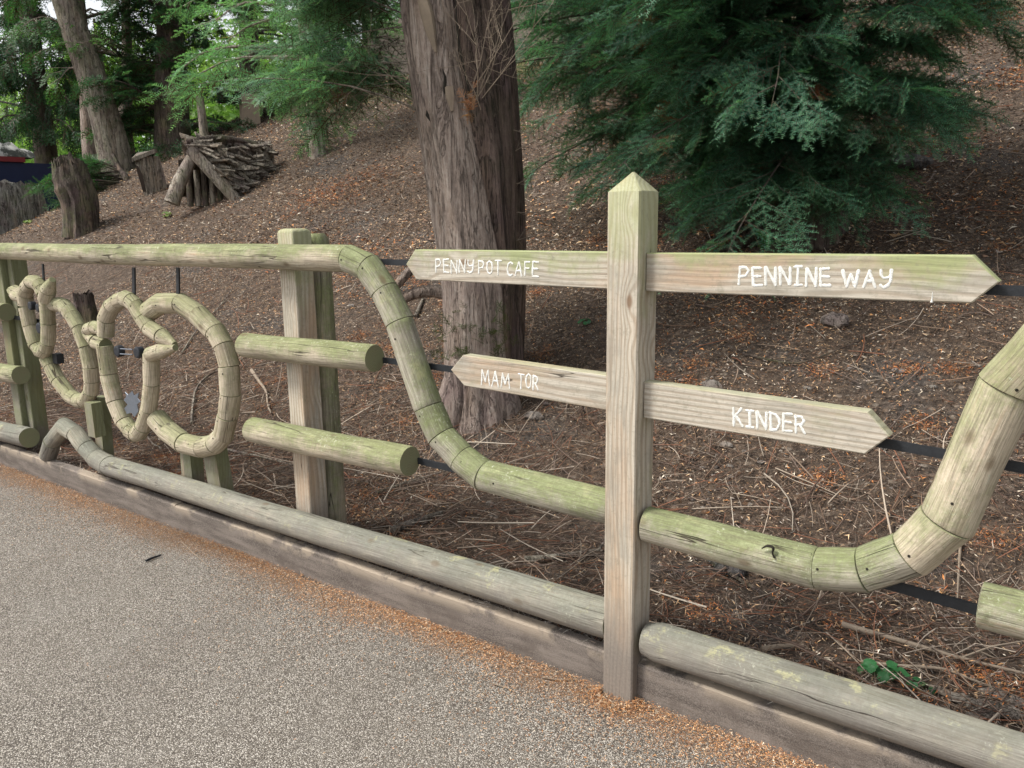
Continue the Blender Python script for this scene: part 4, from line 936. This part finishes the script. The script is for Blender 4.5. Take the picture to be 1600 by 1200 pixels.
def bx(x, y, b): return bb+Rb*(x-240)*k_+np.array([0, 0, (302-y)*k_])-Cb*b
g = G(); rings = []
for (y, xl, xr_) in ((306, 226, 262), (280, 222, 259), (260, 219, 256), (246, 217, 253)):
    rings.append([bx(xl, y, 0), bx((xl*2+xr_)/3, y, -.06), bx(xr_, y, 0), bx(xr_-2, y, .3), bx(xl+2, y, .3)])
g.loft(rings); th.part('trunk_section', g, [M['stump']], ang=20)
g = G(); g.loft([[bx(214, 256, -.1), bx(248, 242, -.1), bx(252, 238, .35), bx(222, 244, .4)], [bx(214, 250, -.1), bx(248, 236, -.1), bx(252, 233, .35), bx(222, 238, .4)]]); th.part('bark_cap', g, [M['stump']], smooth=False)
g = G(); g.loft([[bx(225+a, 300-b, -.062) for a, b in ((0, 0), (5, 0), (2, 26), (-3, 38), (-7, 40))], [bx(225+a, 300-b, -.03) for a, b in ((0, 0), (5, 0), (2, 26), (-3, 38), (-7, 40))]]); th.part('hollow_shade', g, [M['darkwood']], smooth=False)  # dark slab on the face, painting the shade of a hollow
def stump(name, label, pxs, base, mat, seed, spikes=.0, cat='stump', ridge=.16):
    b = on(*base); k_ = float(np.dot(b-CAM, FW))/FPX; rr = np.random.RandomState(seed); g = G(); P = []; r_ = []
    for (x, y, w_) in pxs: P.append(b+Rd*(x-base[0])*k_+np.array([0, 0, (base[1]-y)*k_])); r_.append(w_*k_)
    tube(g, P, r_, 40, ridge, seed, sub=5); 
    if spikes:
        V = g.v; zt = max(p[2] for p in V)
        for i, p in enumerate(V):
            if p[2] > zt-spikes: V[i] = (p[0], p[1], p[2]+spikes*rr.uniform(-.4, 1.1))
    return single(name, g, [mat], label, cat, ang=60, origin=b)
stump('tree_stump', 'tall weathered grey-brown stump with forked slanting top at the left of the bank', [(128, 372, 27), (130, 345, 24), (131, 315, 25), (124, 290, 26), (116, 275, 20), (112, 264, 11)], (128, 362), M['darkbark'], 21, .16)
stump('tree_stump', 'small dark spiky-topped stump seen between the two creature figures', [(142, 520, 20), (140, 500, 16), (138, 480, 15), (136, 466, 14)], (140, 512), M['darkbark'], 22, .07)
# navy hut
A = dist(-40, 300, 19); B = dist(97, 297, 19.5); dv = nrm((B-A)*[1, 1, 0]); bk = np.array([-dv[1], dv[0], 0]); LB = np.linalg.norm((B-A)[:2])
hut = Thing('navy_hut', 'low navy-blue hut with a dark red roof edge at far left below the cypress', 'hut', A)
zt = dist(50, 254, 19.2)[2]-A[2]
g = G(); obox(g, A, LB, 1.6, -.6, zt); hut.part('wall', g, [M['navy']], smooth=False)
g = G(); obox(g, A-dv*.1-bk*.08, LB-.55, 1.8, zt+.003, zt+.1); hut.part('roof_edge', g, [M['red']], smooth=False)
g = G(); rings = []
for k in range(13):
    t = k/12; p = A+dv*(LB*.72*t)+bk*.5; h = .10+.24*math.sin(math.pi*(.12+.8*t))+.05*math.sin(k*2.3)
    rings.append([p+bk*(.55*math.cos(a))+np.array([0, 0, zt+.1+h*math.sin(a)]) for a in np.linspace(0, math.pi, 9)])
g.loft(rings); single('tarpaulin', g, [M['tarp']], 'pale blotchy tarpaulin heaped on the roof of the navy hut', 'tarpaulin', ang=80)
g = G(); rings = []; A2 = dist(-60, 350, 17.2); B2 = dist(62, 338, 17.4)
for k in range(16):
    t = k/15; p = A2*(1-t)+B2*t; e = .04*math.sin(k*2.1); h = .66-.2*t**3
    e2 = .05*math.sin(k*3.7+1); rings.append([p+[0, -.2, -.4], p+[0, -.26+e, h*.3], p+[0, -.20+e2, h*.62], p+[0, -.15, h+e], p+[0, .1, h+.05-e2], p+[0, .25, -.4]])
g.loft(rings); single('rubble_wall', g, [M['rubble']], 'low grey rubble wall at the left edge beneath the navy hut', 'wall', ang=50)

# ------------------------------------------------------------------ stones, fallen branches, green plants
def stone(px, py, w_, label, mat='stone', flat=.55, seed=0, grp='stones lying in the needle litter', cat='stone'):
    b = on(px, py); k_ = float(np.dot(b-CAM, FW))/FPX; r = np.random.RandomState(seed); R0 = w_*k_/2
    bm_ = G(); nu, nv = 18, 11; rings = []; ph = r.uniform(0, 6, 6); el = r.uniform(.55, .9)
    for i in range(1, nv):
        t = math.pi*i/nv; ring = []
        for j in range(nu):
            a = 2*math.pi*j/nu; q = 1+.13*math.sin(2*a+ph[0])+.10*math.sin(3*a+ph[1]+t)+.07*math.sin(5*a+ph[2]+2*t)+.05*math.sin(4*t+ph[3])+.05*r.uniform(-1, 1)
            ring.append(b+np.array([math.cos(a)*math.sin(t)*R0*q, math.sin(a)*math.sin(t)*R0*el*q, math.cos(t)*R0*flat*q+R0*flat*.35]))
        rings.append(ring)
    bm_.loft(rings); return single('stone', bm_, [M[mat]], label, cat, group=grp, origin=b, ang=40)
SL = [(1304, 508, 46, 'pale brown rounded rock below the end of the PENNINE WAY board'), (1112, 606, 36, 'flat reddish stone just above the KINDER board near the post'), (1138, 892, 76, 'dark flat slate slab under the sagging log right of the signpost', 'slate', .3),
      (1352, 262, 60, 'dark slate rock at the right foot of the yew', 'slate', .7), (1410, 262, 70, 'low dark slate outcrop right of the yew', 'slate', .4), 
      (836, 654, 30, 'stone right of the big trunk foot under the MAM TOR board'), (1204, 902, 40, 'yellowish lichen-covered lump under the sagging log', 'stone', .5), (1395, 962, 16, 'small round stone below the lowest bend of the right log'),
      (1133, 700, 20, 'grey chip stone just under the KINDER board'), (1380, 705, 14, 'small stone beneath the pointed end of the KINDER board'), (1405, 584, 20, 'grey oval stone above the point of the KINDER board'),
      (766, 792, 18, 'pale stone under the swooping rail left of the signpost'), (772, 812, 16, 'second pale stone just below its neighbour under the swooping rail'), (556, 826, 22, 'reddish brick fragment beside the foot of the greener post')]
for k, t in enumerate(SL): stone(t[0], t[1], t[2], t[3], t[4] if len(t) > 4 else 'stone', t[5] if len(t) > 5 else .5, 100+k)
rr = np.random.RandomState(77)
for k in range(70):
    px = rr.uniform(380, 1590); py = rr.uniform(430, 1000)
    if on(px, py)[1] < .22: continue
    if k > 45: px, py = rr.uniform(1080, 1200), rr.uniform(700, 800)
    stone(px, py, rr.uniform(5, 13), 'small grey pebble lying loose in the needle litter of the bank', 'stone', .5, 200+k, 'small pebbles in the litter', 'pebble')
def fallen(pts, r0, label, seed, mat='tan', lift=.02, forks=0):
    P = [on(x, y)+np.array([0, 0, lift+(pts[i][2] if len(pts[i]) > 2 else 0)]) for i, (x, y) in enumerate([(q[0], q[1]) for q in pts])]
    g = G(); tube(g, P, [r0*(1-.6*i/(len(P)-1)) for i in range(len(P))], 7, .12, seed, sub=5); rr = np.random.RandomState(seed)
    for k in range(forks):
        i = rr.randint(1, len(P)); d = nrm(P[i]-P[i-1]+rr.normal(size=3)*[.1, .1, .06]); L = rr.uniform(.1, .25); tube(g, [P[i], P[i]+d*L*.5+rr.normal(size=3)*.01, P[i]+d*L], [r0*.4, r0*.3, r0*.15], 5)
    single('fallen_branch', g, [M[mat]], label, 'branch', group='fallen branches on the bank', ang=60)
FB = [([(393, 583), (405, 600), (416, 616), (419, 638), (424, 650)], .012, 'pale forked stick right of the nearer creature figure', 'tan', 2), ([(300, 668), (302, 640), (308, 612), (325, 592), (350, 580), (372, 567)], .012, 'curved pale branch seen through the large round log loop', 'palebark', 0),
      ([(285, 555), (300, 530), (318, 508), (345, 480), (362, 455)], .008, 'thin straight stick behind the top of the large log loop', 'palebark', 0), ([(346, 707), (380, 714), (420, 722), (455, 731)], .009, 'thin pale stick passing left of the double post near its foot', 'palebark', 1),
      ([(590, 775), (640, 760), (700, 742), (735, 728)], .007, 'long thin stick lying right of the double post', 'palebark', 1), ([(1315, 985), (1360, 1000), (1420, 1018), (1500, 1040), (1600, 1066)], .011, 'long pale branch above the right-hand bottom rail', 'tan', 3),
      ([(1345, 1048), (1400, 1050), (1470, 1058), (1520, 1075)], .008, 'bleached stick just above the right-hand bottom rail', 'tan', 2), ([(1190, 1024), (1225, 1022), (1255, 1020)], .010, 'short bleached stick behind the bottom rail right of the signpost', 'tan', 0),
      ([(612, 838), (650, 822), (692, 808)], .022, 'thick split grey log piece behind the bottom rail right of the double post', 'stump', 0), ([(820, 885), (870, 878), (935, 868)], .018, 'splintered grey branch just left of the signpost foot', 'stump', 2),
      ([(1160, 560), (1240, 575), (1300, 556), (1340, 540)], .006, 'thin dark stick across the bank between the two right boards', 'darkbark', 1), ([(1100, 880), (1180, 930), (1260, 980), (1300, 1010)], .007, 'long dark twig below the sagging log', 'darkbark', 2),
      ([(650, 500), (658, 480), (662, 470)], .02, 'short stub of log left of the big trunk', 'stump', 0), ([(1500, 850), (1497, 900), (1494, 960)], .006, 'thin pale twig below the bend of the right log', 'tan', 1),
      ([(20, 648), (45, 660), (75, 690), (95, 700)], .008, 'crooked twig beside the left post', 'palebark', 2), ([(180, 640), (215, 668), (240, 700)], .014, 'stick beneath the nearer creature figure', 'stump', 1)]
for k, (pts, r0, lab, mt_, fk) in enumerate(FB): fallen(pts, r0, lab, 300+k, mt_, forks=fk)
# weeds
def plant(px, py, n, sc, c0, c1, label, seed, name='weed', cat='plant', protos=None, Y=None):
    b = on(px, py) if Y is None else at(px, py, Y); r = np.random.RandomState(seed)
    if protos:
        P = np.repeat(b[None], n, 0)+r.normal(size=(n, 3))*[.02, .02, 0]; a = r.uniform(0, 6.28, n); D = np.stack([np.cos(a), np.sin(a), r.uniform(.3, 1.3, n)], 1)
        V, F, C = crown(protos, P, D, sc, c0, c1, seed, twigc=(.1, .15, .04))
    else:                                     # rounded leaves on short stalks
        Vs = []; Fs = []; C = []
        for k in range(n):
            a = r.uniform(0, 6.28); L = sc*r.uniform(.4, 1.2); c = b+np.array([math.cos(a)*L, math.sin(a)*L, sc*r.uniform(.25, .9)]); R_ = sc*r.uniform(.28, .45)
            nn = nrm(np.array([math.cos(a)*.4, math.sin(a)*.4-.35, 1])+r.normal(size=3)*.2); _, u, v_ = frame(nn); m_ = 12; i0 = len(Vs)
            ring = [c+(u*math.cos(t)+v_*math.sin(t))*R_*(1-.22*abs(math.sin(2.5*t)))+nn*R_*.12*math.cos(3*t) for t in np.linspace(0, 6.283, m_, endpoint=False)]
            Vs += [c-nn*R_*.12]+ring; Fs += [(i0, i0+1+j, i0+1+(j+1) % m_) for j in range(m_)]; cc = np.array(c0)+(np.array(c1)-np.array(c0))*r.rand(); C += [cc]*m_
            i0 = len(Vs); _, u, v_ = frame(c-b); Vs += [b+u*.0015, b-u*.0015, c]; Fs.append((i0, i0+1, i0+2)); C.append(np.array([.08, .12, .03]))
        V, F, C = np.array(Vs), np.array(Fs), np.array(C)
    single(name, (V, F, C), [M['leaf']], label, cat)
plant(1212, 392, 16, .7, (.05, .17, .03), (.10, .28, .05), 'bright green fern tuft just above the PENNINE WAY board', 401, 'fern', protos=FERN)
plant(912, 510, 9, .045, (.02, .10, .04), (.05, .17, .06), 'small green leafy weed under the PENNY POT CAFE board', 402)
plant(1376, 1066, 13, .055, (.03, .13, .04), (.06, .22, .08), 'bright green leafy weed just above the bottom rail at right', 403)
plant(1436, 1084, 7, .035, (.03, .11, .04), (.05, .18, .07), 'smaller green weed right of its leafy neighbour above the bottom rail', 404)
plant(231, 822, 8, .022, (.04, .10, .04), (.10, .17, .09), 'tiny weed at the foot of the edging board near its joint', 405, Y=.01)
plant(841, 1088, 6, .016, (.05, .17, .04), (.08, .24, .06), 'tiny green seedling on the path left of the signpost', 406, Y=-.09)
plant(32, 560, 20, .03, (.04, .10, .02), (.10, .18, .04), 'tuft of small green weeds beside the far left post', 407)
plant(395, 800, 6, .02, (.03, .10, .03), (.06, .16, .05), 'tiny green weed behind the edging board left of the double post', 408)
plant(44, 350, 14, .09, (.10, .18, .03), (.22, .30, .06), 'yellow-green weed at the far left of the bank', 409)
plant(262, 340, 12, .07, (.10, .18, .03), (.20, .28, .06), 'yellow-green seedling below the log den', 410)

# ------------------------------------------------------------------ litter: needles, chips, twigs
PAL = np.array([(.32, .20, .11), (.46, .31, .18), (.20, .12, .08), (.11, .08, .06), (.055, .04, .033), (.40, .33, .25), (.24, .20, .17), (.62, .53, .42), (.44, .18, .06), (.15, .11, .085)])
PW = np.array([.15, .10, .15, .17, .15, .07, .08, .03, .04, .08]); PW /= PW.sum()
def slivers(X, Y, Z, L, Wd, seed, tilt=.25, pal=PAL, pw=PW, bend=.25):
    r = np.random.RandomState(seed); n = len(X); a = r.uniform(0, 6.283, n); dz = r.normal(size=n)*tilt
    d = np.stack([np.cos(a), np.sin(a), dz], 1); d /= np.linalg.norm(d, axis=1, keepdims=True); lat = np.stack([-np.sin(a), np.cos(a), r.normal(size=n)*.5], 1)
    c = np.stack([X, Y, Z], 1); h = d*L[:, None]/2; b = lat*(L*r.normal(size=n)*bend)[:, None]; w_ = lat*Wd[:, None]/2; up = np.array([0, 0, 1])*(L*.12)[:, None]
    V = np.stack([c-h, c+b-w_+up, c+b+w_+up, c+h], 1).reshape(-1, 3); i = np.arange(n)[:, None]*4
    F = np.concatenate([i+[0, 1, 2], i+[1, 3, 2]]); tone = 1.22+.8*nz(X*2.1+9, Y*2.1)[:, None]; col = pal[r.choice(len(pal), n, p=pw)]*np.array([.97, 1.0, 1.02])*r.uniform(.7, 1.3, (n, 1))*np.clip(tone, .7, 1.7); return V, F, np.concatenate([col, col])
def inview(X, Y, pad=120):
    Z = terr(X, Y); d = np.stack([X, Y, Z], 1)-CAM; z = d@FW; px = 800+FPX*(d@RT)/z; py = 600-FPX*(d@UP)/z
    return (z > .3)&(px > -pad)&(px < 1600+pad)&(py < 1200+pad)
r = np.random.RandomState(500)
def sample(n, xr, yr, ypow=1.):
    X = r.uniform(*xr, n); Y = yr[0]+(yr[1]-yr[0])*r.rand(n)**ypow; k = inview(X, Y, 260); return X[k], Y[k]
X, Y = sample(330000, (-9, 2.6), (.085, 5.5), 1.15); q = nz(X*2.3+5, Y*2.3); k = r.rand(len(X)) < np.clip(.75+q*1.1, .12, 1); X, Y = X[k], Y[k]
L = r.uniform(.010, .036, len(X)); V, F, C = slivers(X, Y, terr(X, Y)+r.uniform(.002, .016, len(X)), L, r.uniform(.0018, .0062, len(X)), 501, .35)
single('needle_litter', (V, F, C), [M['litter']], 'brown and orange needles and bark chips covering the near bank', 'litter', kind='stuff')
X, Y = sample(150000, (-19, 6), (3.5, 12.5), 1.); L = r.uniform(.022, .07, len(X))
V, F, C = slivers(X, Y, terr(X, Y)+r.uniform(.004, .02, len(X)), L, r.uniform(.006, .016, len(X)), 502, pal=PAL*1.08)
single('bark_litter', (V, F, C), [M['litter']], 'brown chips and needles covering the upper bank', 'litter', kind='stuff')
# reddish clumps of fallen fronds
cx = r.uniform(-5, .6, 120); cy = .15+3.6*r.rand(120)**1.2; ix = r.randint(0, 120, 22000); ix = (ix*r.rand(22000)**.4).astype(int); X = cx[ix]+r.normal(size=22000)*.055; Y = np.maximum(.1, cy[ix]+r.normal(size=22000)*.04)
OP = np.array([(.42, .15, .045), (.34, .11, .04), (.46, .23, .09), (.26, .09, .04)]); V, F, C = slivers(X, Y, terr(X, Y)+r.uniform(.004, .025, 22000), r.uniform(.008, .028, 22000), r.uniform(.0015, .0035, 22000), 503, .5, OP, np.ones(4)/4)
single('rusty_fronds', (V, F, C), [M['litter']], 'rusty orange clumps of fallen conifer fronds on the bank', 'litter', kind='stuff')
cx = r.uniform(-8, 5, 90); cy = r.uniform(2.5, 10, 90); ix = r.randint(0, 90, 26000); X = cx[ix]+r.normal(size=26000)*.28; Y = cy[ix]+r.normal(size=26000)*.22
V, F, C = slivers(X, Y, terr(X, Y)+r.uniform(.006, .03, 26000), r.uniform(.02, .06, 26000), r.uniform(.004, .011, 26000), 513, .3, OP, np.ones(4)/4)
single('rusty_needle_drift', (V, F, C), [M['litter']], 'rusty drifts of needles on the upper bank', 'litter', kind='stuff')
# orange needles swept against the edging boards
n = 85000; X = r.uniform(-7.5, 1.4, n); dist_ = r.exponential(.068, n)+(r.rand(n) < .14)*r.exponential(.22, n)+.0; dist_ *= np.clip(1.15+1.3*nz(X*2.6, X*0+2.)+.7*nz(X*9.1, X*0+5.), .25, 2.6); Y = .024-np.abs(dist_); k = Y > -.9; X, Y = X[k], Y[k]
OP2 = np.array([(.36, .18, .075), (.28, .12, .045), (.46, .29, .16), (.20, .09, .045), (.10, .06, .04), (.50, .40, .29)]); V, F, C = slivers(X, Y, .005+.012*np.exp(Y/.05)*r.rand(len(X))+r.uniform(.0, .003, len(X)), r.uniform(.005, .014, len(X)), r.uniform(.0010, .0020, len(X)), 504, .25, OP2, np.array([.26, .24, .16, .16, .08, .10]))
single('orange_needles', (V, F, C), [M['litter']], 'orange needles swept along the foot of the timber edging boards', 'litter', kind='stuff')
# dusty fluff and straw on the boards and under the bottom rail
n = 17000; X = r.uniform(-6, 1.5, n); Y = r.uniform(.035, .2, n); on_ = Y < .085; k = (~on_)|(r.rand(n) < .12+.5*(nz(X*3.3, X*0+1) > .12)); X, Y = X[k], Y[k]
Z = np.where(Y < .085, .1405, terr(X, Y)+.004)+r.uniform(0, .014, len(X)); V, F, C = slivers(X, Y, Z, r.uniform(.012, .05, len(X)), r.uniform(.0008, .0022, len(X)), 505, .35, np.array([(.33, .29, .25), (.20, .17, .15), (.45, .40, .35), (.12, .09, .07)]), np.array([.3, .3, .15, .25]))
single('straw_dust', (V, F, C), [M['litter']], 'grey dusty straw caught on the boards beneath the bottom rail', 'litter', kind='stuff')
# tangle of twigs behind the bottom rail
def twigs(n, xr, yr, ypow, Lr, rr_, seed, pal, zoff=.01):
    r = np.random.RandomState(seed); X = r.uniform(*xr, n); Y = yr[0]+(yr[1]-yr[0])*r.rand(n)**ypow; k = inview(X, Y, 260); X, Y = X[k], Y[k]; n = len(X)
    a = r.uniform(0, 6.283, n); L = r.uniform(*Lr, n); rad_ = r.uniform(*rr_, n); m_ = 5; Vs = np.zeros((n, m_, 3, 3)); bend = r.normal(size=n)*.08+(r.rand(n) < .1)*r.normal(size=n)*.25; lift = np.abs(r.normal(size=n))*.12
    zc = r.uniform(0, .03, n)
    for i in range(m_):
        t = i/(m_-1)-.5; aa = a+bend*t*2; px = X+np.cos(aa)*L*t; py = np.maximum(.088, Y+np.sin(aa)*L*t); pz = terr(px, py)+zoff+zc*.6+lift*L*(t+.5)
        lx, ly = -np.sin(aa), np.cos(aa); rad2 = rad_*(1-.5*(t+.5))
        for j in range(3):
            c, s_ = math.cos(j*2.094), math.sin(j*2.094); Vs[:, i, j, 0] = px+lx*c*rad2; Vs[:, i, j, 1] = py+ly*c*rad2; Vs[:, i, j, 2] = pz+s_*rad2
    V = Vs.reshape(-1, 3); base = np.arange(n)[:, None]*(m_*3); F = []
    for i in range(m_-1):
        for j in range(3): F.append(base+[i*3+j, i*3+(j+1) % 3, (i+1)*3+(j+1) % 3, (i+1)*3+j])
    col = pal[r.randint(0, len(pal), n)]*r.uniform(.7, 1.3, (n, 1)); return V, np.concatenate(F), np.concatenate([col]*((m_-1)*3))
TP = np.array([(.14, .09, .06), (.20, .13, .09), (.10, .06, .045), (.26, .19, .14), (.36, .30, .24), (.16, .12, .10), (.22, .10, .06)])
V, F, C = twigs(9500, (-7, 2.4), (.13, 1.9), 1.6, (.04, .22), (.0008, .0030), 601, TP); single('twig_tangle', (V, F, C), [M['litter']], 'tangle of thin brown twigs behind the bottom rail', 'twigs', kind='stuff')
V, F, C = twigs(280, (-7, 2.4), (.16, 1.6), 1.2, (.10, .42), (.002, .0055), 604, np.array([(.34, .28, .22), (.22, .17, .13), (.44, .38, .31), (.16, .11, .085)]), .02); single('loose_sticks', (V, F, C), [M['litter']], 'loose pale and brown sticks strewn behind the bottom rail', 'twigs', kind='stuff')
V, F, C = twigs(16000, (-7, 2.4), (.10, 1.6), 1.3, (.02, .09), (.0005, .0011), 602, TP*.9); V2, F2, C2 = twigs(2600, (-12, 3), (1.4, 6), 1, (.06, .3), (.0015, .0045), 603, TP)
single('fine_twigs', (V, F, C), [M['litter']], 'fine brown needles and stalks matted between the twigs', 'twigs', kind='stuff'); single('scattered_twigs', (V2, F2, C2), [M['litter']], 'scattered twigs lying across the bank', 'twigs', kind='stuff')
# litter heaped against the signpost foot
n = 2600; a_ = r.uniform(0, 6.283, n); q_ = r.exponential(.018, n); X = -1.104+np.cos(a_)*(.058+q_)*1.1; Y = .02+np.sin(a_)*(.05+q_)*1.2; k = (Y < .02)&~((X > -1.158)&(X < -1.049)&(Y > -.002)); X, Y, q_ = X[k], Y[k], q_[k]
V, F, C = slivers(X, Y, .006+.02*np.exp(-q_/.02)*r.rand(len(X)), r.uniform(.006, .018, len(X)), r.uniform(.001, .0025, len(X)), 506, .4, OP2, np.array([.22, .2, .12, .18, .2, .08])); single('foot_litter', (V, F, C), [M['litter']], 'needles heaped against the foot of the signpost', 'litter', kind='stuff')
g_ = G(); rr = np.random.RandomState(9)
for k in range(12):
    c = on(1470+rr.uniform(-30, 130), 1108+rr.uniform(-14, 26))+[0, 0, .012]; d = nrm(np.array([rr.uniform(.5, 1), rr.uniform(-.5, .5), rr.uniform(-.1, .1)])); e = np.array([-d[1], d[0], .2]); L = rr.uniform(.03, .08); w_ = rr.uniform(.01, .022)
    g_ = G(); g_.loft([[c-d*L-e*w_*.6, c-d*L*.5+e*w_, c+d*L*.7+e*w_*.8, c+d*L, c+d*L*.4-e*w_], [c-d*L-e*w_*.6+[0, 0, .006], c-d*L*.5+e*w_+[0, 0, .01], c+d*L*.7+e*w_*.8+[0, 0, .008], c+d*L+[0, 0, .006], c+d*L*.4-e*w_+[0, 0, .011]]])
    single('bark_flake', g_, [M['stump']], 'grey bark flake in the heap above the bottom rail at lower right', 'bark flake', group='heap of grey bark flakes', smooth=False)
# single sticks on the path
for pts, rd, lab, mt_ in (([(228, 876), (240, 871), (252, 867)], .006, 'short black stick lying on the path near the edging joint', 'rubber'), ([(283, 845), (300, 862), (322, 881)], .0025, 'thin pale twig lying on the path beside the short black stick', 'tan'),
                          ([(484, 910), (500, 925), (504, 944), (498, 952)], .0022, 'thin curved twig on the path edge in the middle of the picture', 'tan'), ([(848, 1058), (875, 1062), (903, 1060)], .0035, 'pale twig among orange needles left of the signpost foot', 'tan'),
                          ([(770, 1068), (790, 1074), (806, 1081)], .0022, 'smaller pale twig on the path left of its longer neighbour', 'tan')):
    P = []
    for x, y in pts: d = ray(x, y); P.append(CAM+d*(.008-CAM[2])/d[2])
    g = G(); tube(g, P, [rd, rd, rd*.6, rd*.4][:len(P)], 6, .1, 1, sub=3); single('stick', g, [M[mt_]], lab, 'stick')
